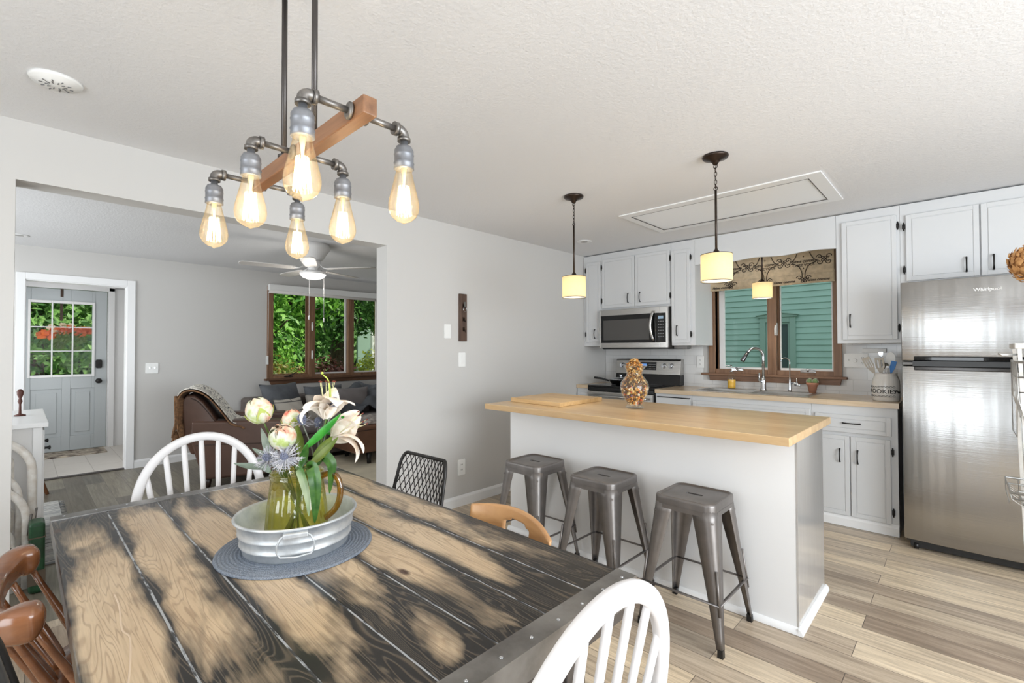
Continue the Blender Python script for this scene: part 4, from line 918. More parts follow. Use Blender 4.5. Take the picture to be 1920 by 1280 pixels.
# ================================================================== PENDANTS
M_shade = shade_mat()
M_diff = emit('pendant_diffuser', (255, 246, 228), 2.2)
def pendant(lab, x, y, ztop, zbot, zrod, r=.083, chain=True, cat_z=2.459):
    t = thing('pendant_lamp', lab, 'pendant lamp', (x, y, cat_z), group='drum shade pendants'); O = (x, y, cat_z)
    b = MB(O); b.lathe([(.001, -.052), (.012, -.05), (.018, -.038), (.03, -.026), (.066, -.014), (.070, -.006), (.068, 0)], (x, y, cat_z), 32); ca = b.build('canopy', M_bronze, t)
    if chain:
        b = MB(O); z = cat_z-.052; k = 0
        b.tube([(x+.010*math.cos(a), y, z-.008+.010*math.sin(a)) for a in [i*PI/8 for i in range(16)]], .0025, 6, closed=True); z -= .014
        while z > zrod+.03:
            h = .028; ax = (1, 0) if k % 2 else (0, 1)
            b.tube([(x+ax[0]*.007*math.cos(a), y+ax[1]*.007*math.cos(a), z-h/2+(h/2)*math.sin(a)) for a in [i*PI/8 for i in range(16)]], .002, 6, closed=True); z -= h*.82; k += 1
        b.tube([(x+.010*math.cos(a), y, zrod+.012+.010*math.sin(a)) for a in [i*PI/8 for i in range(16)]], .0025, 6, closed=True)
        b.tube([(x, y, cat_z-.05), (x+.002, y, (cat_z+zrod)/2), (x, y, zrod)], .0012, 5); b.build('chain', M_bronze, t)
    b = MB(O); b.cyl((x, y, zrod), (x, y, ztop+.015), .0065, n=12); b.lathe([(.0065, .035), (.014, .022), (.026, .006), (.026, 0)], (x, y, ztop), 20); b.build('rod', M_bronze, t)
    b = MB(O); n = 48; b.lathe([(r, zbot), (r, ztop)], (x, y, 0), n, caps=False); b.build('lamp_shade', M_shade, t)
    b = MB(O)
    for z in (zbot, ztop): b.tube([(x+r*math.cos(2*PI*i/n), y+r*math.sin(2*PI*i/n), z) for i in range(n)], .0016, 6, closed=True)
    for a in range(3): b.tube([(x, y, ztop-.004), (x+r*math.cos(a*2.09), y+r*math.sin(a*2.09), ztop-.004)], .0015, 5)
    b.build('wire_frame', M_bronze, t)
    b = MB(O); b.lathe([(.001, zbot+.004), (r-.003, zbot+.004), (r-.003, zbot+.006), (.001, zbot+.006)], (x, y, 0), n); b.build('diffuser', M_diff, t)
    l = bpy.data.lights.new('pendant_bulb', 'POINT'); l.energy = .36; l.color = (1, .80, .52); l.shadow_soft_size = .03; lo_ = bpy.data.objects.new('pendant_bulb_light', l); COL.objects.link(lo_); lo_.parent = t; lo_.location = (0, 0, (ztop+zbot)/2+.01-cat_z)
    l2 = bpy.data.lights.new('pendant_up', 'SPOT'); l2.energy = 9; l2.color = (1, .86, .66); l2.spot_size = 2.2; l2.spot_blend = .9; l2.shadow_soft_size = .05
    lo2 = bpy.data.objects.new('pendant_down_light', l2); COL.objects.link(lo2); lo2.parent = t; lo2.location = (0, 0, zbot-.004-cat_z)
    return t
pendant('left pendant with cream drum shade hanging over the island', -1.99, 2.715, 1.884, 1.737, 2.245)
pendant('right pendant with cream drum shade over the island, the largest in view', -.998, 2.705, 1.90, 1.75, 2.262)
pendant('small cream drum pendant hanging before the kitchen window over the sink', -1.334, 4.73, 1.98, 1.835, 2.40, chain=False)

# ceiling fixtures
O = (-1.32, 3.75, ZC); t = thing('ceiling_light_panel', 'long white recessed ceiling light panel over the kitchen', 'ceiling light', O)
b = MB(O); b.plate((-2.02, -.615, 3.37, 4.12), [(-1.95, -.70, 3.46, 4.035)], 'z', ZC-.010, ZC-.0005); b.build('frame', M_white, t, bev=.002)
b = MB(O); b.box(-1.949, -.701, 3.461, 4.034, ZC-.006, ZC-.001); b.build('diffuser', mat('panel_diffuser', (248, 249, 250), .25), t)
b = MB(O); b.plate((-1.955, -.695, 3.455, 4.04), [(-1.949, -.701, 3.461, 4.034)], 'z', ZC-.0105, ZC-.0008); b.build('frame_gap', mat('shadow_gap_grey', (90, 88, 86), .7), t)
sx, sy = -2.63, .09; O = (sx, sy, ZC); t = thing('smoke_detector', 'round white vented ceiling detector above the opening on the left', 'smoke detector', O)
b = MB(O); b.lathe([(.001, -.022), (.05, -.022), (.055, -.016), (.078, -.012), (.084, -.0), ], (sx, sy, ZC), 40); b.build('cover', M_plate, t)
b = MB(O)
for a in range(10):
    for r in (.022, .04): c, s = math.cos(a*PI/5+r*9), math.sin(a*PI/5+r*9); b.cyl((sx+c*r, sy+s*r, ZC-.0235), (sx+c*(r+.011), sy+s*(r+.011), ZC-.0235), .0022, n=6)
b.build('vent_slots', mat('slot_grey', (110, 110, 110), .6), t)
def can(lab, x, y):
    O = (x, y, ZC); t = thing('recessed_light', lab, 'ceiling light', O, group='round recessed ceiling lights'); b = MB(O); b.lathe([(.034, -.004), (.055, -.007), (.074, -.004), (.076, -.0005)], (x, y, ZC), 32); b.build('trim_ring', M_white, t)
    b = MB(O); b.lathe([(.001, -.001), (.036, -.002), (.036, -.006)], (x, y, ZC), 24); b.build('lens', mat('dim_lens', (170, 168, 165), .5), t)
can('small round recessed ceiling light above the kitchen corner', -2.76, 3.94)
can('round recessed light in the living room ceiling at far left', -6.42, -.02)

# ================================================================== TIERED RACK AND DRIED HYDRANGEA (right edge)
# white A-frame rack with wire baskets, standing before the refrigerator
O = (.55, 2.80, 0); t = thing('tiered_basket_rack', 'white wooden A-frame rack with wire baskets at the right edge', 'rack', O)
M_whw = mat('distressed_white_wood', (232, 230, 226), .6, c2=(196, 192, 186), vscale=12)
rf = Vector((.722, .692, 0)); 
def rk(a, d, z): return Vector((.150, 2.80, 0))+Vector((1, 0, 0))*a+Vector((0, 1, 0))*d+Vector((0, 0, z))
b = MB(O); b.box(.146, .95, 2.74, 3.04, 1.368, 1.39); b.build('top_shelf', M_whw, t, bev=.003)
for (xa, xb) in ((.16, .20), (.93, .97)):
    for (ya, yb) in ((2.75, 2.72), (3.02, 3.06)):
        b = MB(O); b.hexa([(xb-.006, yb-.007, 0), (xb+.006, yb-.007, 0), (xb+.006, yb+.007, 0), (xb-.006, yb+.007, 0)], [(xa-.006, ya-.007, 1.368), (xa+.006, ya-.007, 1.368), (xa+.006, ya+.007, 1.368), (xa-.006, ya+.007, 1.368)]); b.build('leg', M_whw, t)
M_wire = mat('pale_wire', (176, 174, 170), .35, .85)
for zt, h, nm in ((1.315, .30, 'wire_basket'), (.80, .05, 'wire_basket')):
    b = MB(O); X0_, X1_, Y0_, Y1_ = (.15, .95, 2.735, 3.03)
    if h < .1: X0_ -= .025; Y0_ -= .02
    for k in range(6 if h > .1 else 3):
        q = k/(5 if h > .1 else 2); ins = .035*q*q; z = zt-h*q
        b.tube([(X0_+ins, Y0_+ins, z), (X1_-ins, Y0_+ins, z), (X1_-ins, Y1_-ins, z), (X0_+ins, Y1_-ins, z)], .0035 if k else .005, 6, closed=True)
    for k in range(22):
        x = X0_+.0+(X1_-X0_)*k/21; b.tube([(x, Y0_, zt), (x, Y0_+.004, zt-h*.5), (x, Y0_+.035, zt-h), (x, Y1_-.035, zt-h), (x, Y1_, zt)], .0018, 5)
    for k in range(7):
        y = Y0_+(Y1_-Y0_)*k/6; b.tube([(X0_, y, zt), (X0_+.004, y, zt-h*.5), (X0_+.035, y, zt-h), (X1_-.035, y, zt-h), (X1_, y, zt)], .0018, 5)
    b.build(nm, M_wire, t)
b = MB(O); b.tube([(.155, 2.75, 1.345), (.11, 2.72, 1.343), (.10, 2.715, 1.35)], .004, 6); b.build('hook', M_wire, t)
jx, jy = .245, 2.85; O = (jx, jy, 1.02); t = thing('glass_jar', 'clear glass jar in the wire basket at the right edge', 'jar', O)
b = MB(O); b.lathe([(.001, 0), (.05, 0), (.055, .02), (.055, .13), (.04, .16), (.04, .18)], (jx, jy, 1.02), 24, caps=False); b.build('glass', glass('jar_glass', (.95, .96, .97), 1.3), t)
b = MB(O); b.lathe([(.044, .175), (.044, .2), (.001, .2)], (jx, jy, 1.02), 24); b.build('lid', M_chrome, t)
hx, hy = .33, 2.90; O = (hx, hy, 1.391); t = thing('dried_hydrangea', 'bunch of tan dried hydrangea flowers at the right edge', 'dried flowers', O)
b = MB(O); b.lathe([(.001, 0), (.04, 0), (.05, .03), (.042, .10), (.03, .16), (.034, .18)], (hx, hy, 1.391), 24, caps=False); b.build('pot', M_whw, t)
b = MB(O)
cl = [((.222, 2.90, 1.725), .085), ((.36, 2.93, 1.79), .095), ((.33, 2.84, 1.70), .07)]
for c, r in cl: b.tube([(hx, hy, 1.5), tuple(c)], .004, 6)
b.build('stems', mat('dry_stem', (130, 100, 64), .8), t)
random.seed(5); b = MB(O)
for c, r in cl:
    b.sph(c, r*.80)
    for i in range(380):
        d = Vector((random.gauss(0, 1), random.gauss(0, 1), random.gauss(0, 1))).normalized(); p = Vector(c)+d*r*random.uniform(.8, 1.02); e = d.orthogonal().normalized(); g = d.cross(e); a0 = random.uniform(0, PI)
        e, g = e*math.cos(a0)+g*math.sin(a0), g*math.cos(a0)-e*math.sin(a0); s = random.uniform(.012, .019)
        q = [p-e*s, p-g*s*.62+d*.002, p+e*s+d*.006, p+g*s*.62+d*.002, p+d*.005]; b.add(q, [(0, 1, 4), (1, 2, 4), (2, 3, 4), (3, 0, 4)], True)
b.build('blossoms', mat('dried_petals', (222, 172, 114), .7, c2=(194, 140, 86), vscale=40), t, recalc=False)

# ================================================================== DINING TABLE
def smooth_path(P, k=5):
    P = [Vector(p) for p in P]; o = []
    for i in range(len(P)-1):
        p0, p1, p2, p3 = P[max(0, i-1)], P[i], P[i+1], P[min(len(P)-1, i+2)]
        for j in range(k):
            u = j/k; o.append(.5*((2*p1)+(p2-p0)*u+(2*p0-5*p1+4*p2-p3)*u*u+(-p0+3*p1-3*p2+p3)*u**3))
    return o+[P[-1]]
TX0, TX1, TY0, TY1, TZ = -2.392, -.642, .082, 1.142, .765
O = ((TX0+TX1)/2, TY0, 0); t = thing('dining_table', 'long rustic dining table of scorched pine boards with metal-clad ends', 'dining table', O)
b = MB(O); pw = (TY1-TY0)/7
for k in range(7):
    y0, y1 = TY0+k*pw, TY0+(k+1)*pw; c = .0028
    a = [(y0+.0005 if k else y0, TZ-.045), (y0+.0005 if k else y0, TZ-.005), (y0+(c if k else .002), TZ), (y1-(c if k < 6 else .004), TZ), (y1-.0005, TZ-.005), (y1-.0005, TZ-.045)]
    b.prism(a, 'x', TX0+.004, TX1-.004)
o = b.build('tabletop', table_wood(), t)
# pale filler in the seams between the boards
m, t2, o2 = new_mat('grey_seam_filler'); n1 = noise(t2, obj_coord(t2, (8, 60, 1)), 2, 4)
bsdf(t2, o2, Base_Color=ramp(t2, n1, [(.42, lin((60, 60, 62))), (.52, lin((170, 174, 178)))]), Roughness=.25)
b = MB(O)
for k in range(1, 7): b.box(TX0+.01, TX1-.01, TY0+k*pw-.0034, TY0+k*pw+.0034, TZ-.01, TZ-.0008)
b.build('seam_filler', m, t)
M_trim = mat('dark_bare_steel', (160, 158, 155), .36, .8, c2=(118, 115, 112), vscale=7, bmp=.05)
for xa, xb in ((TX0-.001, TX0+.055), (TX1-.055, TX1+.001)):
    out = xa if xa < -2 else xb
    b = MB(O); b.box(xa, xb, TY0-.001, TY1+.001, TZ, TZ+.003); s = -1 if xa < -2 else 1
    b.box(min(out, out+s*.003), max(out, out+s*.003), TY0-.001, TY1+.001, TZ-.06, TZ+.003); me_ = b.build('metal_edging', M_trim, t)
    for k in range(12):
        y = TY0+.035+k*(TY1-TY0-.07)/11; b = MB(O); xc = (xa+xb)/2+s*.008
        b.lathe([(.0045, 0), (.0045, .0015), (.002, .002), (.0015, .0005), (.0001, .0005)], (xc, y, TZ+.003), 12); b.build('screw', M_chrome, me_)
m, t2, o2 = new_mat('pale_resin_vein'); bsdf(t2, o2, Base_Color=col4((212, 190, 164)), Roughness=.4); vein_m = m
b = MB(O); b.tube(smooth_path([(-1.532, .169, TZ), (-1.447, .169, TZ), (-1.326, .160, TZ), (-1.275, .167, TZ), (-1.158, .152, TZ), (-1.09, .140, TZ)], 5), .0022, 6, flat=.35, up=(0, 0, 1)); b.build('pale_vein', vein_m, t)
M_tblbase = wood('dark_table_base', (78, 70, 64), (50, 44, 40), .5, 1, 1)
b = MB(O); b.box(TX0+.05, TX1-.05, TY0+.06, TY0+.09, .64, TZ-.045); b.box(TX0+.05, TX1-.05, TY1-.09, TY1-.06, .64, TZ-.045); b.box(TX0+.05, TX0+.08, TY0+.09, TY1-.09, .64, TZ-.045); b.box(TX1-.02, TX1-.002, TY0+.01, TY1-.01, .675, TZ-.045); b.build('apron', M_tblbase, t)
for x in (TX0+.09, TX1-.17):
    for y in (TY0+.10, TY1-.18): b = MB(O); b.box(x, x+.08, y, y+.08, 0, .715); b.build('leg', M_tblbase, t, bev=.004)

# placemat, tub, pitcher
cx, cy = -1.498, .600
m, t2, o2 = new_mat('woven_blue_grey_mat'); n1 = noise(t2, obj_coord(t2, (1, 1, 1)), 500, 2)
bsdf(t2, o2, Base_Color=ramp(t2, n1, [(.4, lin((88, 98, 112))), (.6, lin((140, 148, 160)))]), Roughness=.6)
b = MB(); pr = [(.001, .004)]
for k in range(17): r = .048+.0102*k; pr += [(r, .0035), (r+.0035, .0068), (r+.0070, .0068), (r+.0098, .0035)]
pr += [(.2215, .002), (.2215, 0), (.001, 0)]
b.lathe(pr, (0, 0, 0), 96); o = b.build('round_placemat', m); o.location = (cx, cy, TZ+.0008); tag(o, 'round blue-grey ribbed woven placemat on the dining table', 'placemat')
zt = TZ+.0080; O = (cx, cy, zt); t = thing('galvanized_tub', 'round galvanized metal tub with wire handles on the placemat', 'tub', O)
m, t2, o2 = new_mat('galvanized_zinc'); v = obj_coord(t2); n1 = noise(t2, v, 14, 5, .6); n2 = noise(t2, v, 90, 3)
bb = bsdf(t2, o2, Base_Color=mix(t2, ramp(t2, n1, [(.35, lin((168, 174, 180))), (.65, lin((208, 212, 214)))]), (.9, .9, .9, 1), mth(t2, 'MULTIPLY', n2, .2)), Metallic=.55, Roughness=.42); M_galv = m
pf = [(.001, .0), (.146, 0), (.149, .004), (.153, .022), (.156, .024), (.1585, .028), (.156, .031), (.158, .052), (.161, .055), (.163, .059), (.161, .062), (.168, .094), (.174, .096), (.1755, .100), (.173, .104), (.168, .103), (.166, .098), (.158, .062), (.1455, .006), (.001, .004)]
b = MB(O); b.lathe(pf, O, 72); b.build('tub_body', M_galv, t)
for a in (-23, 157):
    a = math.radians(a); e = Vector((math.cos(a), math.sin(a), 0)); s = Vector((-math.sin(a), math.cos(a), 0)); c = Vector(O)
    b = MB(O); P = lambda u, w_, z: c+e*w_+s*u+Vector((0, 0, z))
    pts = [P(-.030, .178, .088), P(-.038, .180, .084), P(-.047, .180, .065), P(-.047, .178, .045), P(-.040, .177, .032), P(0, .178, .027), P(.040, .177, .032), P(.047, .178, .045), P(.047, .180, .065), P(.038, .180, .084), P(.030, .178, .088)]
    pts = pts+[P(0, .178, .089)]; b.tube(pts, .0028, 8, closed=True); hd = b.build('handle', M_galv, t)
    b = MB(O); b.hexa([P(-.032, .163, .080), P(.032, .163, .080), P(.032, .184, .080), P(-.032, .184, .080)], [P(-.032, .168, .096), P(.032, .168, .096), P(.032, .184, .094), P(-.032, .184, .094)]); b.build('handle_clip', M_galv, hd, bev=.003)
zj = zt+.0045; O = (cx, cy, zj); t = thing('glass_pitcher', 'olive amber ribbed glass pitcher holding the flowers', 'pitcher', O)
def jarglass(name, tint, gmix, facing):
    m, t2, o2 = new_mat(name); tr = N(t2, 'ShaderNodeBsdfTransparent'); lw = N(t2, 'ShaderNodeLayerWeight'); lw.inputs[0].default_value = .45
    t2.links.new(mix(t2, (*tint, 1), (*[c*c*.8 for c in tint], 1), lw.outputs['Facing']), tr.inputs[0])
    gl = N(t2, 'ShaderNodeBsdfGlossy'); gl.inputs['Roughness'].default_value = .05; tl = N(t2, 'ShaderNodeBsdfTranslucent'); tl.inputs[0].default_value = (*[c*.9 for c in tint], 1)
    bp_ = N(t2, 'ShaderNodeBump'); bp_.inputs['Strength'].default_value = .35; bp_.inputs['Distance'].default_value = .01
    t2.links.new(noise(t2, obj_coord(t2), 22, 2), bp_.inputs['Height']); t2.links.new(bp_.outputs[0], gl.inputs['Normal'])
    m1 = N(t2, 'ShaderNodeMixShader'); m1.inputs[0].default_value = .2; t2.links.new(tr.outputs[0], m1.inputs[1]); t2.links.new(tl.outputs[0], m1.inputs[2])
    f_ = mth(t2, 'MULTIPLY_ADD', mth(t2, 'POWER', lw.outputs['Facing'], 2.2), .8, gmix, clamp=True)
    mx = N(t2, 'ShaderNodeMixShader'); t2.links.new(f_, mx.inputs[0]); t2.links.new(m1.outputs[0], mx.inputs[1]); t2.links.new(gl.outputs[0], mx.inputs[2]); t2.links.new(mx.outputs[0], o2.inputs[0]); return m
M_jug = jarglass('olive_amber_glass', (.88, .86, .38), .08, 1); M_jugh = jarglass('amber_handle_glass', (.78, .56, .14), .10, 1)
b = MB(O); pr = [(.001, .001), (.088, .001), (.092, .006), (.091, .03), (.085, .11), (.078, .17), (.0755, .198), (.079, .205), (.0765, .209), (.079, .213), (.0765, .218), (.075, .2175), (.073, .20)]
b.lathe(pr, O, 96, wob=lambda a, z: 1+(.022*math.sin(a*20)*min(1, max(0, (.185-z)*30))*min(1, max(0, (z-.01)*40))) , caps=False); b.build('body', M_jug, t)
hd = Vector((.69, .725, 0)).normalized(); zz = Vector((0, 0, 1)); c = Vector(O)
hp = [c+hd*.073+zz*.200, c+hd*.092+zz*.208, c+hd*.115+zz*.203, c+hd*.128+zz*.180, c+hd*.131+zz*.150, c+hd*.126+zz*.120, c+hd*.113+zz*.096, c+hd*.096+zz*.080, c+hd*.086+zz*.072]
b = MB(O); b.tube(smooth_path(hp, 4), .0095, 12); b.build('handle', M_jugh, t)

# ------------------------------------------------------------------ flowers (each stem a thing of its own)
RT = Vector((.722, .692, 0)); FW = Vector((-.692, .722, 0)); K = .001663
def FP(px, py, f=0.0):   # metres right of / above / beyond the pitcher's axis
    return Vector((cx, cy, 0))+RT*((px-553)*K)+FW*f+Vector((0, 0, .780+(1010-py)*K))
M_stem = mat('green_stem', (86, 110, 50), .6); M_petalw = leafy('cream_lily_petal', (246, 238, 228), (226, 206, 186), (250, 246, 240), .5, .12)
m, t2, o2 = new_mat('peony_petal'); tc = N(t2, 'ShaderNodeTexCoord'); n1 = noise(t2, tc.outputs['Object'], 26, 3)
c = ramp(t2, n1, [(.32, lin((206, 112, 96))), (.42, lin((216, 186, 160))), (.52, lin((206, 208, 194))), (.66, lin((172, 188, 112)))])
bb = bsdf(t2, o2, Base_Color=c, Roughness=.5, Subsurface_Weight=.1, Subsurface_Radius=(.01, .01, .01)); M_peony = m
M_gl = leafy('bright_green_leaf', (40, 140, 40), (70, 170, 56), None, .35, .3); M_ol = leafy('olive_leaf', (110, 132, 56), (136, 150, 72), (96, 120, 50), .45, .25)
M_dg = leafy('deep_green_leaf', (62, 108, 50), (96, 138, 66), (180, 190, 160), .4, .25); M_dg2 = leafy('dark_glossy_leaf', (48, 92, 40), (84, 128, 56), None, .3, .25); M_dusty = leafy('dusty_grey_leaf', (128, 142, 128), (160, 170, 158), (96, 110, 98), .8, .15)
M_this = mat('thistle_violet_grey', (150, 151, 164), .6, c2=(206, 206, 210), vscale=60); M_cone = mat('thistle_cone', (132, 136, 158), .7, c2=(92, 98, 116), vscale=200)
M_sepal = leafy('pale_sepal', (170, 190, 90), (200, 206, 120), None, .5, .2)
JB = lambda a, r=.045: Vector((cx+r*math.cos(a), cy+r*math.sin(a), zj+.02)); JT = lambda a, r=.05: Vector((cx+r*math.cos(a), cy+r*math.sin(a), zj+.215))
def stem(b, top, a, ab=None, r=.0028, mid=None):
    P = [JB(ab if ab is not None else a+PI), JT(a)]+([mid] if mid is not None else [])+[Vector(top)]
    b.tube(smooth_path(P, 6), r, 7)
def petal(b, base, d, nrm, L, w, cup=.3, curl=0, nu=6, nv=9, tipw=.25, ruff=0, seed=0):
    """a curved petal/leaf from base along d; nrm is the face normal; curl bends the tip back along nrm"""
    d = Vector(d).normalized(); nrm = Vector(nrm); nrm = (nrm-d*nrm.dot(d)).normalized(); s = d.cross(nrm)
    # centre line
    pts = [Vector(base)]; dirs = []; ang = 0
    for j in range(nv):
        ang += curl/nv*(1+1.5*(j/nv)) ; dd = d*math.cos(ang)+nrm*math.sin(ang); dirs.append((dd, nrm*math.cos(ang)-d*math.sin(ang))); pts.append(pts[-1]+dd*L/nv)
    dirs.append(dirs[-1]); rows = []
    for j in range(nv+1):
        q = j/nv; ww = w*.5*(math.sin(PI*min(1, (q*.93+.06)))**.8*(1-.25*q)+.02); dd, nn = dirs[j]
        rows.append([pts[j]+s*ww*u+nn*(-cup*ww*(1-u*u)+ruff*ww*math.sin(q*9+u*3+seed)*abs(u)) for u in [2*i/nu-1 for i in range(nu+1)]])
    vs = [p for r_ in rows for p in r_]; b.add(vs, [(j*(nu+1)+i, j*(nu+1)+i+1, (j+1)*(nu+1)+i+1, (j+1)*(nu+1)+i) for j in range(nv) for i in range(nu)], True)
FG = 'flowers and leaves in the pitcher'
def flower(name, lab, top): return thing(name, lab, 'flower', top, group=FG)
def peony(lab, c, r, ax, a, sep=True, stemless=False):
    c = Vector(c); ax = Vector(ax).normalized(); t = flower('peony', lab, c-ax*r); O = c-ax*r; e = ax.orthogonal().normalized(); g = ax.cross(e)
    b = MB(O); b.sph(c, r*.80, n=20, m=12)
    for layer, (n_, op, rr) in enumerate(((4, .25, .84), (5, .55, .93), (6, .85, 1.0))):
        for k in range(n_):
            th = 2*PI*k/n_+layer*.5; rad = e*math.cos(th)+g*math.sin(th)
            # petal wraps the ball from below
            def fn(u, v):
                phi = (-.5+.98*v)*PI*(.90 if layer else .97); lat = (u-.5)*2*PI/n_*1.35*(math.sin(PI*(.15+.80*v)))
                rd = rad*math.cos(lat)+ax.cross(rad)*math.sin(lat); R_ = r*rr*(1+.02*math.sin(th*3+v*5))
                lift = (.10*r if v > .85 else 0)*op
                return c+rd*(R_*math.cos(phi)+lift)+ax*(R_*math.sin(phi))*(1.08)
            b.grid(fn, 7, 9)
    b.build('petals', M_peony, t, recalc=False)
    b = MB(O)
    if sep:
        for k in range(4):
            th = 2*PI*k/4+.6; rad = e*math.cos(th)+g*math.sin(th); petal(b, c-ax*r*.98, rad+ax*.15, ax, r*1.7, r*1.1, -.2, -.1+.9, nv=8)
    b.build('sepals', M_sepal, t, recalc=False)
    b = MB(O); stem(b, c-ax*r*.9, a); b.build('stem', M_stem, t)
peony('pink-tipped cream peony bud highest at the left of the bouquet', FP(484, 768, -.01), .0385, (-.25, -.3, 1), 3.6)
peony('green-centred cream peony in the middle front of the bouquet', FP(541, 811, -.055), .038, FW*-.62+Vector((0, 0, .75)), 4.3, sep=False)
peony('small peach rose partly hidden behind the middle peony', FP(537, 787, .02), .030, Vector((-.2, 0, 1)), 2.4)
def thistle(lab, c, r, ax, a, spikes=46, L=.045, cone=True):
    c = Vector(c); ax = Vector(ax).normalized(); t = flower('sea_holly', lab, c); O = c; e = ax.orthogonal().normalized(); g = ax.cross(e); random.seed(int(a*100)+3)
    b = MB(O); n_ = 16
    # bumpy egg cone
    for i in range(90):
        z = -1+2*(i+.5)/90; ph = i*2.39996; rr = math.sqrt(1-z*z); p = c+(e*math.cos(ph)*rr+g*math.sin(ph)*rr)*r*.8+ax*z*r*1.15; b.sph(p, r*.19, n=5, m=4)
    b.sph(c, r*.8, r*.8, r*.9, 12, 8); b.build('cone', M_cone, t)
    b = MB(O)
    for i in range(spikes):
        th = 2*PI*i/spikes*3.1+random.uniform(-.1, .1); up_ = random.uniform(-.35, .75); d = (e*math.cos(th)+g*math.sin(th)+ax*up_).normalized(); s_ = d.cross(ax).normalized(); l = L*random.uniform(.7, 1.1); base = c-ax*r*.9+d*r*.4
        b.add([base+s_*.0014, base-s_*.0014, base+d*l*.45-s_*.0017, base+d*l, base+d*l*.45+s_*.0017], [(0, 1, 2, 3, 4)])
        for q in (.3, .5, .7): b.add([base+d*l*q, base+d*l*(q+.05), base+d*l*(q+.13)+s_*.0065], [(0, 1, 2)]); b.add([base+d*l*q, base+d*l*(q+.05), base+d*l*(q+.13)-s_*.0065], [(0, 1, 2)])
    b.build('bracts', M_this, t, recalc=False)
    b = MB(O); stem(b, c-ax*r, a, r=.0022); b.build('stem', mat('grey_stem', (128, 132, 120), .7), t)
tow = -FW
thistle('largest spiky violet sea holly at the front centre of the bouquet', FP(552, 842, -.085), .0115, tow*.8+Vector((0, 0, .6)), 4.6, 60, .050)
thistle('spiky sea holly low at the left front beside the grey leaves', FP(517, 846, -.07), .011, tow*.7+RT*-.4+Vector((0, 0, .5)), 4.0, 54, .042)
thistle('sea holly with domed cone just right of the peach rose', FP(566, 783, -.02), .014, Vector((0, 0, 1))+tow*.3, 1.6, 30, .030)
thistle('sea holly cone in front of the upper lily', FP(620, 752, .0), .012, Vector((0, 0, 1))+RT*.3, .8, 26, .026)
thistle('dull grey sea holly behind the bright green leaf', FP(586, 792, .02), .013, Vector((0, 0, 1)), 1.1, 40, .032)
thistle('small faded sea holly between the peony and the green leaf', FP(594, 776, .03), .009, Vector((0, 0, 1)), 1.3, 30, .026)
def lily(lab, base, ax, petals_, a, stam, mid=None):
    base = Vector(base); ax = Vector(ax).normalized(); t = flower('lily', lab, base); O = base; b = MB(O)
    for (d, n_, L, w_, cup, curl) in petals_: petal(b, base, d, n_, L, w_, cup, curl, nu=8, nv=14, ruff=.12, seed=L*100)
    b.build('petals', M_petalw, t, recalc=False, label='creamy white curled petals')
    b = MB(O); bt = MB(O); e = ax.orthogonal().normalized(); g = ax.cross(e)
    for k in range(6):
        th = k*PI/3; d = (ax+(e*math.cos(th)+g*math.sin(th))*.20).normalized(); p = base+d*stam; b.tube([base, base+d*stam*.6+ax*.003, p], .0009, 5); bt.tube([p-g*.006, p+g*.006], .0022, 6)
    st = b.build('stamens', mat('pale_stamen', (214, 210, 160), .6), t); bt.build('anthers', mat('rust_anther', (116, 48, 32), .8), st)
    b = MB(O); stem(b, base, a, mid=mid); b.build('stem', M_stem, t)
U = Vector((0, 0, 1))
lily('upper cream lily with dark stamens pointing up', FP(606, 784, .0), U+RT*.03, [
    (U*1.0-RT*.30, -RT*.2-FW, .125, .070, .30, 1.5), (U+RT*.28, RT*.5-FW*.8, .135, .078, .30, 1.25), (U*1.0-RT*.12, -FW, .105, .060, .3, .8), (U+RT*.1, FW, .11, .07, .3, .6), (U-RT*.35, -FW-RT, .120, .058, .3, 1.9), (U+RT*.42, RT-FW*.3, .125, .065, .3, 1.0)], .6, .118)
lily('lower cream lily leaning out to the right', FP(620, 822, -.01), RT*.85+U*.62, [
    (RT*.50+U*.95, U*-.2-RT*.3-FW*1.0, .140, .062, .4, -.9), (RT*.9+U*.55, -FW*1.0, .115, .075, .35, .5), (RT*1.0+U*.45, -U*.9-FW*.4, .135, .060, .35, 1.0), (RT*.8+U*.7, FW, .11, .07, .3, .4), (RT*1.0+U*.35, -U-FW*.3, .135, .050, .35, 1.35), (RT*.75+U*.8, U*.5-RT*.5, .11, .05, .3, -.5)], .3, .118, mid=FP(598, 850, -.01))
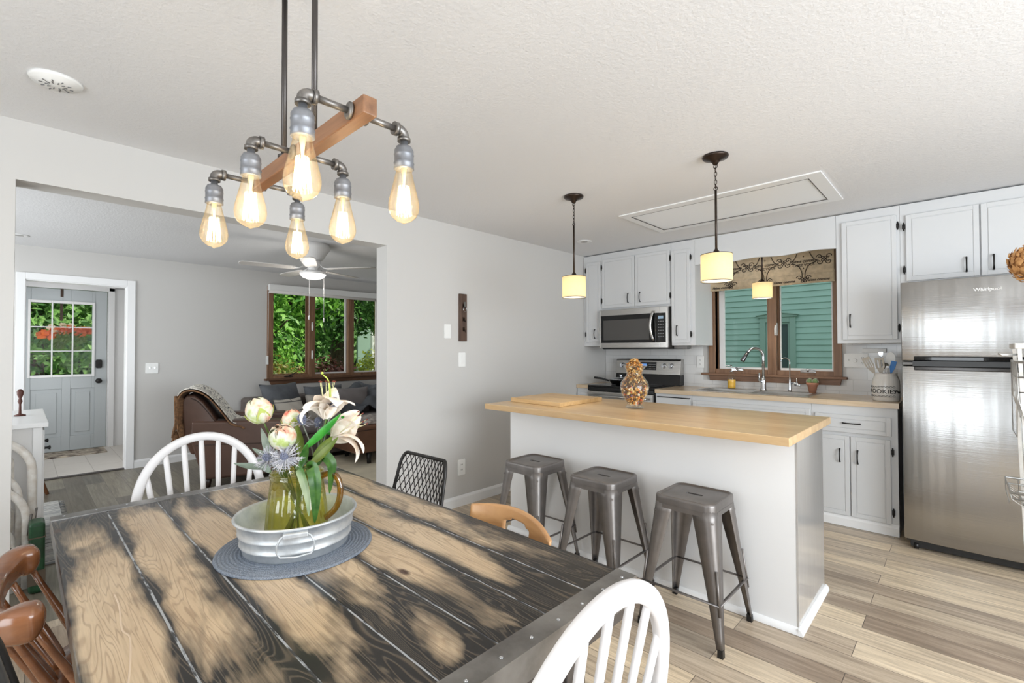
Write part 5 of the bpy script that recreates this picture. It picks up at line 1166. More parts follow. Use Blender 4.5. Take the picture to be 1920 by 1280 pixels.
# slim green bud spray above the lily
t = flower('lily_pistil_stalk', 'slim yellow-green stalk curving up above the upper lily', FP(612, 770)); O = FP(612, 770); b = MB(O)
b.tube(smooth_path([FP(610, 770, .01), FP(611, 735, .01), FP(607, 712, .01), FP(598, 703, .01)], 5), [.0035]*3+[.003]*6+[.0022]*7, 7); b.sph(FP(596, 699, .01), .0045, n=10, m=6); b.build('stalk', mat('yellow_green_stalk', (172, 190, 80), .5), t); b = MB(O); stem(b, FP(610, 770, .01), .7, r=.002); b.build('stem', M_stem, t)
def leaf(lab, base, tip, w_, m, nrm, a, cup=.35, curl=.3, droop=None, nv=14):
    base = Vector(base); tip = Vector(tip); t = thing('leaf_stem', lab, 'leaf', base, group=FG); O = base; b = MB(O); d = tip-base
    if droop is None: petal(b, base, d, nrm, d.length*1.04, w_, cup, curl, nu=8, nv=nv)
    else:
        P = smooth_path([base]+[Vector(p) for p in droop]+[tip], 6); n_ = len(P); vs = []; nu = 8
        for j in range(n_):
            tg = (P[min(n_-1, j+1)]-P[max(0, j-1)]).normalized(); nn = Vector(nrm); nn = (nn-tg*nn.dot(tg)).normalized(); s = tg.cross(nn); q = j/(n_-1); ww = w_*.5*(math.sin(PI*min(1, q*.9+.1))**.75)*(1-.15*q)
            for i in range(nu+1): u = 2*i/nu-1; vs.append(P[j]+s*ww*u-nn*cup*ww*(1-abs(u)))
        b.add(vs, [(j*(nu+1)+i, j*(nu+1)+i+1, (j+1)*(nu+1)+i+1, (j+1)*(nu+1)+i) for j in range(n_-1) for i in range(nu)], True)
    b.build('blade', m, t, recalc=False); b = MB(O); stem(b, base, a, r=.002); b.build('stem', M_stem, t)
leaf('broad bright green leaf slanting up right across the bouquet', FP(577, 834, -.05), FP(642, 777, -.03), .036, M_gl, -FW*.8+U*.5-RT*.3, .2, .25, .1)
leaf('smaller bright green leaf behind the broad one', FP(600, 815, .03), FP(640, 782, .03), .034, M_gl, -FW+U*.4, .9)
leaf('rolled olive leaf pointing right toward the lower lily', FP(583, 866, -.05), FP(640, 818, -.04), .040, M_ol, -FW*.6+U*.8-RT*.3, .1, .7, .1)
leaf('olive leaf tucked under the rolled one', FP(590, 850, -.03), FP(628, 815, -.02), .028, M_ol, -FW+U*.3, .3)
leaf('pale striped leaf drooping over the pitcher rim at the front', FP(572, 868, -.072), FP(600, 945, -.098), .026, M_dg, -FW, -.4, .25, droop=[FP(578, 863, -.086), FP(590, 885, -.098), FP(598, 915, -.100)])
leaf('dark green leaf hanging over the rim beside the handle', FP(588, 868, -.05), FP(604, 962, -.074), .038, M_dg2, -FW+RT*.3, -.2, .25, droop=[FP(597, 862, -.07), FP(606, 885, -.082), FP(607, 925, -.080)])
leaf('deep green leaf folding out above the amber handle', FP(592, 868, -.02), FP(612, 925, .005), .040, M_dg2, RT-FW*.6+U*.3, 0, .25, droop=[FP(606, 850, -.02), FP(620, 865, -.015), FP(618, 890, -.008)])
leaf('tall dusty grey leaf at the upper left of the bouquet', FP(508, 852, -.03), FP(495, 800, -.02), .034, M_dusty, -FW-RT*.4, 3.4, .3, .1)
leaf('dusty leaf spreading low behind the sea hollies', FP(530, 872, -.03), FP(508, 838, -.04), .030, M_dusty, -FW+U*.3, 2.9)
leaf('mid green leaf standing behind the peonies', FP(560, 868, .0), FP(552, 790, .02), .030, M_ol, -FW, 1.9)
leaf('dark green leaf between the sea holly and the rolled leaf', FP(572, 868, -.05), FP(586, 822, -.05), .026, M_dg2, -FW+RT*.3, 0.6)
leaf('dusty grey leaf pointing left at mid height', FP(520, 850, -.05), FP(486, 836, -.05), .018, M_dusty, -FW+U, 3.6)
leaf('dusty grey leaf reaching far left over the table', FP(512, 868, -.05), FP(455, 862, -.05), .022, M_dusty, -FW*.7+U*.7, 3.8, .3, .1)
leaf('dusty grey leaf curled at the pitcher rim', FP(520, 874, -.06), FP(500, 850, -.06), .024, M_dusty, -FW+U*.5, 4.1)

# ================================================================== CHANDELIER
O = (-1.25, .508, 2.459); t = thing('pipe_chandelier', 'industrial pipe and wood beam chandelier with six glowing filament bulbs', 'chandelier', O)
ZA = 1.888; YA, YB2 = .393, .623
M_beam = wood('stained_beam_wood', (150, 108, 76), (108, 74, 50), .45, 0, 1)
b = MB(O); b.box(-1.605, -.900, .508-.0165, .508+.0165, ZA-.021, ZA+.019); b.build('wood_beam', M_beam, t, bev=.003)
for rx in (-1.373, -1.176):
    b = MB(O); b.cyl((rx, .508, ZA+.02), (rx, .508, 2.45), .0075, n=14); b.lathe([(.016, 0), (.016, .008), (.008, .012)], (rx, .508, ZA+.02), 16); b.build('hanging_rod', mat('dark_rod', (84, 80, 78), .4, .8), t)
b = MB(O); b.box(-1.47, -1.08, .508-.035, .508+.035, 2.435, 2.459); b.build('ceiling_canopy', M_bronze, t, bev=.003)
M_bulb = amber_bulb()
M_fil = emit('filament_glow', (255, 224, 170), 9); 
def bulb_arm(x, y, sgn):
    # fitting: pipe, elbow, socket, bulb for one side
    b = MB(O); b.cyl((x, .508+sgn*.018, ZA), (x, y-sgn*.014, ZA), .0075, n=14); b.lathe([(.019, 0), (.019, .004), (.011, .008)], (0, 0, 0), 16)
    fl = b.v[-48:]; b.v[-48:] = [Vector((x+p.x+O[0], .508+sgn*(.018+p.z+O[2]), ZA+p.y+O[1]))-Vector(O) for p in fl]
    b.build('pipe_arm', M_zinc, t)
    b = MB(O); P = [Vector((x, y-sgn*.018, ZA))]+[Vector((x, y-sgn*.010+sgn*.014*math.sin(q), ZA-.014+.014*math.cos(q))) for q in [i*PI/10 for i in range(6)]]+[Vector((x, y+sgn*.004, ZA-.022))]
    b.tube(P, .0125, 14); b.cyl((x, y-sgn*.024, ZA), (x, y-sgn*.014, ZA), .0155, n=16); b.cyl((x, y+sgn*.004, ZA-.016), (x, y+sgn*.004, ZA-.024), .0155, n=16); yy = y+sgn*.004
    b.build('pipe_elbow', M_zinc, t)
    b = MB(O); zs = ZA-.024; b.lathe([(.009, 0), (.009, -.010), (.018, -.013), (.0225, -.022), (.0225, -.030), (.0235, -.032), (.0225, -.034), (.0225, -.050), (.024, -.052), (.0225, -.055), (.0235, -.066), (.021, -.067), (.001, -.064)], (x, yy, zs), 28); b.build('lamp_socket', M_sock, t)
    zb = zs-.062; k = 1.0
    pr = [(.0165, 0), (.0175, -.006), (.0225, -.028), (.029, -.055), (.0345, -.078), (.0362, -.092), (.0345, -.106), (.028, -.118), (.017, -.127), (.006, -.131), (.002, -.134), (.0001, -.135)]
    b = MB(O); b.lathe(pr, (x, yy, zb), 32, caps=False); bu = b.build('light_bulb', M_bulb, t, label='clear amber teardrop filament bulb')
    b = MB(O); n_ = 14
    for i in range(n_):
        a = 2*PI*i/n_; a2 = 2*PI*(i+.5)/n_; r0 = .0115; r1 = .0175
        b.tube([(x+r0*math.cos(a), yy+r0*math.sin(a), zb-.045), (x+r1*math.cos(a2), yy+r1*math.sin(a2), zb-.113)], .00115, 5)
        a3 = 2*PI*(i+1)/n_; b.tube([(x+r1*math.cos(a2), yy+r1*math.sin(a2), zb-.113), (x+r0*math.cos(a3), yy+r0*math.sin(a3), zb-.045)], .00115, 5)
    b.build('filament', M_fil, bu)
    b = MB(O); b.lathe([(.008, 0), (.005, -.02), (.003, -.04), (.001, -.113)], (x, yy, zb), 10); b.build('glass_stem', mat('frosted_stem', (230, 214, 180), .4), bu)
    l = bpy.data.lights.new('filament_light', 'POINT'); l.energy = 2.2; l.color = (1, .86, .64); l.shadow_soft_size = .016; lo_ = bpy.data.objects.new('filament_light', l); COL.objects.link(lo_); lo_.parent = t; lo_.location = Vector((x, yy, zb-.08))-Vector(O)
for x in (-.955, -1.262, -1.578):
    bulb_arm(x, YA, -1); bulb_arm(x, YB2, 1)

# ================================================================== DINING CHAIRS
def turned(b, p0, p1, r, n=12):
    p0 = Vector(p0); p1 = Vector(p1); prof = [(0, .55), (.08, .7), (.12, .95), (.14, .7), (.2, .85), (.45, 1.15), (.62, .95), (.66, 1.1), (.70, .8), (.85, .75), (1, .6)]
    b.tube([p0.lerp(p1, q) for q, _ in prof], [r*k for _, k in prof], n)
def windsor(lab, loc, rz, w=.247, zt=.968, lean=.16):
    t = thing('windsor_chair', lab, 'chair', loc, rz, 'white hoop-back chairs'); M_ = M_chairwhite
    b = MB(); o_ = [(x, y) for x, y in rrect(-.215, .215, -.20, .21, .10, 8)]; L = len(o_)
    rg = [(.86, .425), (.97, .435), (1.0, .447), (.98, .456), (.90, .455), (.6, .447), (.2, .445)]
    vs = [(x*k, y*k, z) for k, z in rg for x, y in o_]; b.add(vs, [(i*L+k, i*L+(k+1) % L, (i+1)*L+(k+1) % L, (i+1)*L+k) for i in range(len(rg)-1) for k in range(L)]+[tuple(range(L))[::-1], tuple(range((len(rg)-1)*L, len(rg)*L))], True); b.build('seat', M_, t)
    def back(z): return -.165-(z-.455)*lean
    pts = []; n_ = 32
    for i in range(n_+1):
        a = PI*i/n_; x = w*math.cos(a); z = .665+(zt-.665)*math.sin(a)**.92 if 0 < i < n_ else .665
        pts.append((x, back(z), z))
    low = [(.185+.05*q, back(.45+.215*q), .45+.215*q) for q in (0, .33, .66)]
    path = low+pts+[(-x, y, z) for x, y, z in low[::-1]]
    prof = rrect(-.0125, .0125, -.019, .019, .010, 3)
    # in-plane width runs across the hoop: profile b axis follows the outward normal
    ups = []
    for i, p in enumerate(path):
        ups.append(Vector((p[0]*1.0, 0, (p[2]-.665)*1.0 if p[2] > .665 else 0)) + Vector((0, 0, .001)))
    b = MB(); b.sweep(path, prof, ups); b.build('hoop_back', M_, t)
    for k in range(7):
        u = (k-3)/3; xb = .150*u; xt = w*.90*u*.93
        zt_ = .665+(zt-.665)*math.sqrt(max(0, 1-(xt/w)**2))**.92-.012; p0 = Vector((xb, -.155, .447)); p1 = Vector((xt, back(zt_), zt_))
        b = MB(); b.tube([p0.lerp(p1, q) for q in (0, .15, .4, .7, .93, 1)], [.006, .0075, .0095, .0115, .0115, .010], 10, flat=.62, up=(0, 1, 0)); b.build('spindle', M_, t)
    for sx in (-1, 1):
        for sy in (-1, 1): b = MB(); turned(b, (sx*.14, sy*.13, .43), (sx*.205, sy*.20, 0), .020); b.build('leg', M_, t)
        b = MB(); turned(b, (sx*.178, -.17, .19), (sx*.178, .17, .19), .012); b.build('stretcher', M_, t)
    b = MB(); turned(b, (-.178, 0, .19), (.178, 0, .19), .012); b.build('stretcher', M_, t)
    return t
wc = windsor('white hoop-back wooden chair at the far left end of the dining table', (-2.33, .59, 0), -R90)
dup(wc, (-.66, .66, 0), R90, 'white hoop-back wooden chair nearest the viewer at the near table end')
def wire_chair(lab, loc, rz):
    t = thing('wire_chair', lab, 'chair', loc, rz, 'black wire-back chairs'); M_ = M_blackm
    def bk(u, v):   # u -1..1, v 0..1 : curved wire shell back
        return Vector(((.205-.035*v)*u if v > 0 else .205*u, -.20-.10*v+.035*u*u, .45+.405*v))
    o2_ = [(x, y) for x, y in rrect(-1, 1, 0, 1, .16, 6)]
    o2_ = [(x if abs(x) <= 1 else x, y) for x, y in o2_]
    b = MB(); b.tube([bk(x, y) for x, y in o2_], .0085, 10, closed=True); b.build('back_frame', M_, t)
    b = MB()
    def clip(u, v): 
        return -1 < u < 1 and 0 < v < 1
    for s in (-1, 1):
        for k in range(-9, 20):
            seg = []
            for j in range(25):
                v = j/24; u = s*(-1+k*.165+v*1.1)
                if abs(u) <= .985: seg.append(bk(u, v))
                elif len(seg) > 1: b.tube(seg, .0024, 5); seg = []
                else: seg = []
            if len(seg) > 1: b.tube(seg, .0024, 5)
    b.build('back_mesh', M_, t)
    st = rrect(-.22, .22, -.21, .22, .07, 6); b = MB(); b.tube([(x, y, .45-.01*(abs(x)/.22)) for x, y in st], .0085, 10, closed=True)
    b.build('seat_frame', M_, t); b = MB()
    for s in (-1, 1):
        for k in range(-12, 13):
            seg = []
            for j in range(25):
                y = -.205+.42*j/24; x = s*(k*.042+ (y)*.6)
                if abs(x) < .215: seg.append((x, y, .448-.02*(1-(x/.22)**2)))
                elif len(seg) > 1: b.tube(seg, .0024, 4); seg = []
                else: seg = []
            if len(seg) > 1: b.tube(seg, .0024, 4)
    b.build('seat_mesh', M_, t)
    for sx in (-1, 1):
        for sy in (-1, 1): b = MB(); b.cyl((sx*.16, sy*.15, .44), (sx*.20, sy*.20, 0), .009, n=10); b.build('leg', M_, t)
    for sy in (-1, 1): b = MB(); b.cyl((-.175, sy*.17, .30), (.175, sy*.17, .30), .005, n=8); b.build('brace', M_, t)
    return t
M_blackm = mat('matte_black_metal', (44, 42, 41), .4, .4)
w1 = wire_chair('black metal wire-back chair on the far side of the table, near the wall opening', (-1.875, 1.085, 0), PI+.03)
dup(w1, (-1.19, .25, 0), .12, 'black wire-back chair at the bottom left corner, closest to the viewer')
# honey-coloured chair with a handle hole in its crest rail
t = thing('wooden_chair', 'honey-coloured wooden chair with an oval hand hole in its curved crest rail', 'chair', (-1.172, .985, 0), PI-.06); M_ = wood('honey_beech', (206, 160, 112), (180, 132, 86), .32, 0, .8, coat=.3)
b = MB(); b.prism(rrect(-.20, .20, -.20, .20, .06, 6), 'z', .425, .45); b.build('seat', M_, t, bev=.006)
def cr(u, v): return (.205*u*(1-.04*(1-v)), -.235+.062*u*u-.02*v, .684+.088*v+.030*(1-u*u)*(v-.2)+.012*u)
b = MB(); nu, nv = 32, 12; hole = lambda u, v: (u/.30)**2+((v-.40)/.25)**4 < 1
vs = []; idx = {}
for side in (0, 1):
    for j in range(nv+1):
        for i in range(nu+1):
            p = Vector(cr(2*i/nu-1, j/nv)); p.y += (.0 if side else -.018); idx[(side, i, j)] = len(vs); vs.append(p)
fs = []; cells = {(i, j) for i in range(nu) for j in range(nv) if not hole(2*(i+.5)/nu-1, (j+.5)/nv)}
for (i, j) in cells:
    fs.append((idx[0, i, j], idx[0, i+1, j], idx[0, i+1, j+1], idx[0, i, j+1])); fs.append((idx[1, i, j+1], idx[1, i+1, j+1], idx[1, i+1, j], idx[1, i, j]))
    for (di, dj, a, c_) in ((-1, 0, (i, j), (i, j+1)), (1, 0, (i+1, j+1), (i+1, j)), (0, -1, (i+1, j), (i, j)), (0, 1, (i, j+1), (i+1, j+1))):
        if (i+di, j+dj) not in cells: fs.append((idx[0, a[0], a[1]], idx[0, c_[0], c_[1]], idx[1, c_[0], c_[1]], idx[1, a[0], a[1]]))
b.add(vs, fs, True); o = b.build('crest_rail', M_, t, merge=True, sub=1)
for sx in (-1, 1):
    b = MB(); b.tube([(sx*.17, -.17, .44), (sx*.185, -.19, .6), (sx*.185, -.200, .705)], [.016, .014, .012], 10); b.build('back_post', M_, t)
    for sy in (-1, 1): b = MB(); b.cyl((sx*.16, sy*.15, .43), (sx*.20, sy*.19, 0), .018, .013); b.build('leg', M_, t)
for k in range(3): b = MB(); x = -.08+.08*k; b.tube([(x, -.175, .44), (x*1.1, -.225, .69)], .008, 8); b.build('spindle', M_, t)
# captain's chair, reddish-brown
ccx = -1.815; t = thing('captains_chair', 'glossy reddish-brown wooden captains chair with scrolled arm rail on the left', 'chair', (ccx, .27, 0)); O = (ccx, .27, 0)
M_ = wood('glossy_cherry', (134, 86, 54), (98, 60, 36), .22, 1, .6, coat=.5)
b = MB(O); o_ = [(ccx+x, .27+y) for x, y in rrect(-.23, .23, -.215, .22, .12, 8)]; L = len(o_)
def cc_(k, z): return [(ccx+(x-ccx)*k, .27+(y-.27)*k, z) for x, y in o_]
rg = [cc_(.92, .415), cc_(1, .425), cc_(1, .450), cc_(.97, .458), cc_(.8, .452), cc_(.3, .445)]
b.add([p for r in rg for p in r], [(i*L+k, i*L+(k+1) % L, (i+1)*L+(k+1) % L, (i+1)*L+k) for i in range(len(rg)-1) for k in range(L)]+[tuple(range(L))[::-1], tuple(range(5*L, 6*L))], True); b.build('seat', M_, t)
P = smooth_path([(-2.055, .050, .742), (-2.045, .005, .742), (-2.01, -.022, .735), (-1.93, -.048, .722), (-1.81, -.056, .715), (-1.69, -.048, .722), (-1.615, -.022, .735), (-1.585, .005, .742), (-1.575, .050, .742)], 5)
n_ = len(P); sc = []
for i in range(n_):
    q = abs(2*i/(n_-1)-1); e = (1-q)*(n_-1)/2; k = 1.06+.30*math.exp(-((q-.80)/.2)**2); tipk = min(1, .35+e*.38)
    sc.append((tipk*(1.25+.15*math.exp(-((q-.85)/.2)**2)), k*tipk))
b = MB(O); b.sweep(P, rrect(-.027, .027, -.034, .030, .019, 4), (0, 0, 1), sc); b.build('arm_rail', M_, t, sub=1)
for i, (xa, ya, xb, yb) in enumerate([(-2.04, .03, -1.99, .15), (-2.0, -.015, -1.965, .10), (-1.93, -.045, -1.90, .085), (-1.85, -.055, -1.84, .08), (-1.77, -.055, -1.78, .08), (-1.69, -.045, -1.72, .085), (-1.63, -.015, -1.665, .10), (-1.59, .03, -1.64, .15)]):
    b = MB(O); b.tube([Vector((xb, yb, .445)).lerp(Vector((xa, ya, .715)), q) for q in (0, .1, .35, .6, .8, 1)], [.008, .011, .012, .0095, .008, .0075], 12); b.build('spindle', M_, t)
for sx in (-1, 1):
    for sy in (-1, 1): b = MB(O); turned(b, (ccx+sx*.15, .27+sy*.14, .42), (ccx+sx*.22, .27+sy*.215, 0), .022); b.build('leg', M_, t)

# ================================================================== LIVING ROOM
# brown leather armchair (faces the sofa, its side toward the viewer)
O = (-5.45, 1.14, 0); t = thing('leather_armchair', 'brown leather armchair with a patterned throw over its back', 'armchair', O, -.33)
ax0, ax1, ay0, ay1 = -6.35, -5.45, 1.14, 2.05
b = MB(O); b.box(ax0+.03, ax1-.03, ay0+.10, ay1-.02, .10, .36); b.build('base', M_leather, t, bev=.02, seg=3)
for xa, xb in ((ax1-.20, ax1), (ax0, ax0+.20)):
    b = MB(O); b.prism([(ay0+.12, .09), (ay1-.02, .09), (ay1, .30), (ay1+.01, .60), (ay1-.04, .635), (ay0+.2, .668), (ay0+.02, .68), (ay0+.01, .5)], 'x', xa, xb); ar = b.build('arm', M_leather, t, bev=.03, seg=4)
    s = xb if xb > -5.5 else xa
    b = MB(O); b.tube([(s+.001, ay0+.06, .44), (s+.003, ay1-.02, .40)], .004, 6); b.build('seam', mat('dark_leather_seam', (60, 42, 34), .6), ar)
b = MB(O); b.box(ax0+.205, ax1-.205, ay0+.28, ay1+.02, .36, .50); b.build('seat_cushion', M_leather, t, bev=.04, seg=4)
b = MB(O)
def bkp(z): 
    q = (z-.30)/.65; return [(1.14-.02*q, z)]
poly = [(1.16, .35), (1.44, .35), (1.41, .60), (1.33, .75), (1.26, .86), (1.19, .925), (1.12, .93), (1.085, .88), (1.09, .70), (1.11, .5)]
b.prism(poly, 'x', ax0+.03, ax1-.015, True); b.build('backrest', M_leather, t, bev=.02, seg=3)
b = MB(O); b.tube(smooth_path([(ax1-.012, y, z) for y, z in ((1.16, .90), (1.22, .86), (1.29, .77), (1.36, .66))], 4), .005, 6); b.build('back_piping', mat('dark_leather_seam', (60, 42, 34), .6), t)
for x in (ax0+.08, ax1-.08):
    for y in (ay0+.16, ay1-.08): b = MB(O); b.cyl((x, y, .10), (x, y, 0), .035, .02, 4); b.build('foot', mat('dark_foot_wood', (50, 36, 30), .4), t)
# throw over the back
m, t2, o2 = new_mat('speckled_throw_fabric'); v = obj_coord(t2, (1, 1, 1)); n1 = noise(t2, obj_coord(t2, (30, 60, 18)), 1, 3, .7)
bsdf(t2, o2, Base_Color=ramp(t2, n1, [(.38, lin((70, 72, 80))), (.46, lin((206, 202, 192))), (.7, lin((236, 232, 222)))]), Roughness=.95)
O = (-5.45, 1.14, 0); t = thing('throw_blanket', 'speckled white throw with brown fur lining draped over the leather armchair', 'throw blanket', O, -.33)
prof = [(1.055, .58), (1.050, .68), (1.052, .78), (1.060, .88), (1.09, .945), (1.14, .968), (1.21, .96), (1.30, .905), (1.38, .81), (1.45, .71), (1.51, .63), (1.59, .60), (1.65, .56)]
PP = smooth_path([Vector((0, y, z)) for y, z in prof], 4); nP = len(PP)
def thr(u, v, off=0):
    i = min(nP-1, int(v*(nP-1)+.5)); p = PP[i]; tg = (PP[min(nP-1, i+1)]-PP[max(0, i-1)]).normalized(); nn = Vector((0, -tg.z, tg.y))*-1 if False else Vector((0, -tg.z, tg.y))
    nn = Vector((0, -tg.z, tg.y)); nn = -nn if nn.z < 0 and 0.2 < v < .9 else nn
    x = -5.455-.66*u+.03*math.sin(v*7)*(u-.5)
    return Vector((x, p.y, p.z))+nn*(off+.008*math.sin(u*14+v*5)) + Vector((0, 0, .012*math.sin(u*9+1)))
b = MB(O); b.grid(lambda u, v: thr(u, v, .012), 26, 52); b.build('top_fabric', m, t, solid=.010)
b = MB(O); b.grid(lambda u, v: thr(u*1.0-.03, min(1, v*.96), -.004)+Vector((.02, 0, -.004)), 20, 52); b.build('fur_lining', mat('brown_fur', (142, 104, 72), .95, vary=.3, vscale=40, bmp=.6, bscale=120), t, solid=.012)
b = MB(O)
random.seed(8)
for k in range(5):
    y = 1.06+.012*k; x = -5.44-.006*k; L_ = .40+random.uniform(-.05, .05)
    b.grid(lambda u, v: (x+.02*math.sin(v*4+k)-.05*u, y-.03+.05*u+.03*math.sin(v*3+k)*v-.02*v, .93-.02*k-L_*v), 3, 10)
b.build('hanging_folds', mat('brown_fur', (142, 104, 72), .95), t, solid=.01)

# grey sofa under the window
M_sofa = mat('taupe_sofa_leather', (104, 94, 88), .5, vary=.1, vscale=5); M_sofag = mat('grey_sofa_fabric', (128, 122, 122), .85, bmp=.2, bscale=300)
O = (-6.4, 3.3, 0); t = thing('sofa', 'taupe grey sofa under the living room window', 'sofa', O)
b = MB(O); b.box(-6.85, -5.86, 2.2, 4.55, .05, .33); b.build('base', M_sofa, t, bev=.02, seg=3)
b = MB(O); b.box(-6.93, -6.62, 2.02, 4.7, .06, .745); b.build('backrest', M_sofa, t, bev=.05, seg=4)
for ya, yb in ((1.98, 2.2), (4.55, 4.77)): b = MB(O); b.box(-6.88, -5.86, ya, yb, .05, .60); b.build('arm', M_sofa, t, bev=.05, seg=4)
for ya, yb in ((2.21, 3.37), (3.38, 4.54)): b = MB(O); b.box(-6.6, -5.84, ya, yb, .33, .47); b.build('seat_cushion', M_sofag, t, bev=.05, seg=4)
for x in (-6.8, -5.95):
    for y in (2.08, 4.65): b = MB(O); b.box(x-.03, x+.03, y-.03, y+.03, 0, .06); b.build('foot', M_blackplastic, t)
def cushion(lab, c, w_, h_, th, rz, tilt, m, group='cushions on the sofa', puff=1.0, name='cushion', cat='cushion', trim_m=None):
    t = thing(name, lab, cat, c, rz, group); b = MB(); n_ = 18
    R = Matrix.Rotation(tilt, 3, 'X')
    def fn(side):
        def f_(u, v):
            x, z = 2*u-1, 2*v-1; e = (1-abs(x)**2.6)*(1-abs(z)**2.6); pin = 1-.10*(abs(x)*abs(z))**.0*(1-max(abs(x), abs(z))**6)*0
            ex = x*(1-.07*(1-z*z)); ez = z*(1-.07*(1-x*x)); d = side*th*.5*max(0, e)**.55
            return R @ Vector((ex*w_/2, d+.006*math.sin(x*7+z*5), ez*h_/2))
        return f_
    b.grid(fn(1), n_, n_); b.grid(fn(-1), n_, n_); b.build('cover', m, t, merge=True)
    if trim_m:
        b = MB(); f0 = fn(0.001); b.tube([f0(q, 0) for q in [i/12 for i in range(13)]]+[f0(1, q) for q in [i/12 for i in range(1, 13)]]+[f0(1-q, 1) for q in [i/12 for i in range(1, 13)]]+[f0(0, 1-q) for q in [i/12 for i in range(1, 12)]], .008, 6, closed=True); b.build('piping', trim_m, t)
    return t
M_cush = mat('slate_velvet', (98, 102, 108), .7, vary=.2, vscale=5); M_strp = tiles('striped_cushion', (196, 190, 180), (206, 200, 190), (96, 92, 90), 2, .11, .006, .8, 'xz')
M_lg = mat('light_grey_linen', (172, 166, 158), .85, vary=.15, vscale=8)
cushion('large slate grey cushion propped highest at the left of the sofa', (-6.55, 2.43, .70), .56, .50, .22, R90+.3, -.45, M_cush)
cushion('slate grey back cushion behind the flowers on the sofa', (-6.50, 2.98, .66), .58, .44, .24, R90+.1, -.3, M_cush)
cushion('light grey striped cushion leaning before the slate ones', (-6.18, 2.40, .605), .42, .34, .14, R90+.35, -.55, M_strp)
cushion('light beige-grey cushion between the striped one and the lilies', (-6.15, 2.80, .615), .44, .38, .15, R90-.2, -.5, M_lg)
cushion('plain grey seat-back cushion under the blanket heap', (-6.40, 3.35, .63), .50, .40, .22, R90, -.2, M_sofag)
# heap of grey blanket
O = (-6.45, 3.65, .72); t = thing('grey_blanket', 'crumpled slate grey blanket heaped on the right of the sofa', 'blanket', O)
b = MB(O)
def heap(u, v):
    y = 3.10+1.15*u; x = -6.75+.62*v; base = .86-.30*v**1.6; e = math.sin(PI*min(1, max(0, u*1.02)))**.4
    return (x, y, .475+max(0.0, (base-.47)*e*(.75+.25*math.sin(PI*v+.6)))+.035*math.sin(u*17+v*9)*e+.02*math.sin(u*31-v*14)*e+.012*math.sin(v*25+u*6)*e)
b.grid(heap, 60, 36); b.build('cloth', M_cush, t, solid=.012)

# ottoman + blanket on it
O = (-5.45, 3.1, 0); t = thing('leather_ottoman', 'brown leather ottoman on short dark legs beside the wall opening', 'ottoman', O)
b = MB(O); b.box(-5.78, -5.08, 2.70, 3.75, .155, .475); b.build('body', mat('tan_brown_leather', (122, 86, 66), .4, vary=.12, vscale=5), t, bev=.03, seg=4)
b = MB(O); b.box(-5.785, -5.075, 2.695, 3.755, .42, .43); b.build('seam', mat('dark_leather_seam', (60, 42, 34), .6), t, bev=.003)
for x in (-5.70, -5.15):
    for y in (2.90, 3.66): b = MB(O); b.cyl((x, y, .16), (x, y, .0165), .034, .022, 12); b.build('leg', M_blackplastic, t)
O = (-5.4, 3.2, .48); t = thing('folded_throw', 'pale patterned throw folded on the ottoman', 'throw blanket', O)
b = MB(O); b.prism(rrect(-5.70, -5.14, 2.85, 3.60, .04), 'z', .4765, .52); b.build('fabric', mat('pale_patterned_throw', (206, 196, 188), .95, c2=(120, 112, 112), vscale=18), t, bev=.012)

# ceiling fan
O = (-4.85, 2.09, ZC); t = thing('ceiling_fan', 'white five-blade ceiling fan with lit bowl light and pull chains', 'ceiling fan', O)
fx_, fy_ = -4.85, 2.09; M_fan = mat('white_fan_enamel', (226, 224, 222), .35)
b = MB(O); b.lathe([(.001, -.17), (.07, -.17), (.10, -.15), (.13, -.10), (.165, -.05), (.16, -.0), ], (fx_, fy_, ZC), 36); b.build('motor_housing', M_fan, t)
b = MB(O); b.lathe([(.001, -.30), (.055, -.30), (.06, -.28), (.045, -.25), (.075, -.22), (.075, -.17)], (fx_, fy_, ZC+.0), 28); b.lathe([(.128, -.31), (.132, -.30), (.118, -.285), (.05, -.28)], (fx_, fy_, ZC), 36, caps=False); b.build('switch_housing', M_fan, t)
b = MB(O); b.lathe([(.124, -.305), (.120, -.322), (.10, -.343), (.06, -.358), (.001, -.364)], (fx_, fy_, ZC), 32); b.build('light_bowl', emit('fan_bowl_light', (255, 252, 246), 1.9), t)
for a in (-100, -28, 36, 112, 184):
    a = math.radians(a); e = Vector((math.cos(a), math.sin(a), 0)); s = Vector((-math.sin(a), math.cos(a), 0)); c = Vector((fx_, fy_, 2.205)); U_ = Vector((0, 0, 1))
    tl = (s*math.cos(.10)+U_*math.sin(.10)); nn = e.cross(tl)
    o_ = [(.17, .045), (.22, .058), (.45, .066), (.60, .066), (.65, .055), (.67, .03), (.67, -.03), (.65, -.055), (.60, -.066), (.45, -.066), (.22, -.058), (.17, -.045)]
    b = MB(O); b.add([c+e*u+tl*v+nn*.004 for u, v in o_]+[c+e*u+tl*v-nn*.004 for u, v in o_], [tuple(range(12)), tuple(range(12, 24))[::-1]]+[(i, (i+1) % 12, (i+1) % 12+12, i+12) for i in range(12)]); bl = b.build('blade', mat('grey_white_blade', (196, 192, 188), .5), t, bev=.002)
    b = MB(O); b.tube([c+e*.06+U_*.06, c+e*.10+U_*.02, c+e*.14+s*.02, c+e*.21+s*.025], .006, 8); b.tube([c+e*.10+U_*.02, c+e*.14-s*.02, c+e*.21-s*.025], .006, 8); b.build('blade_bracket', M_fan, bl)
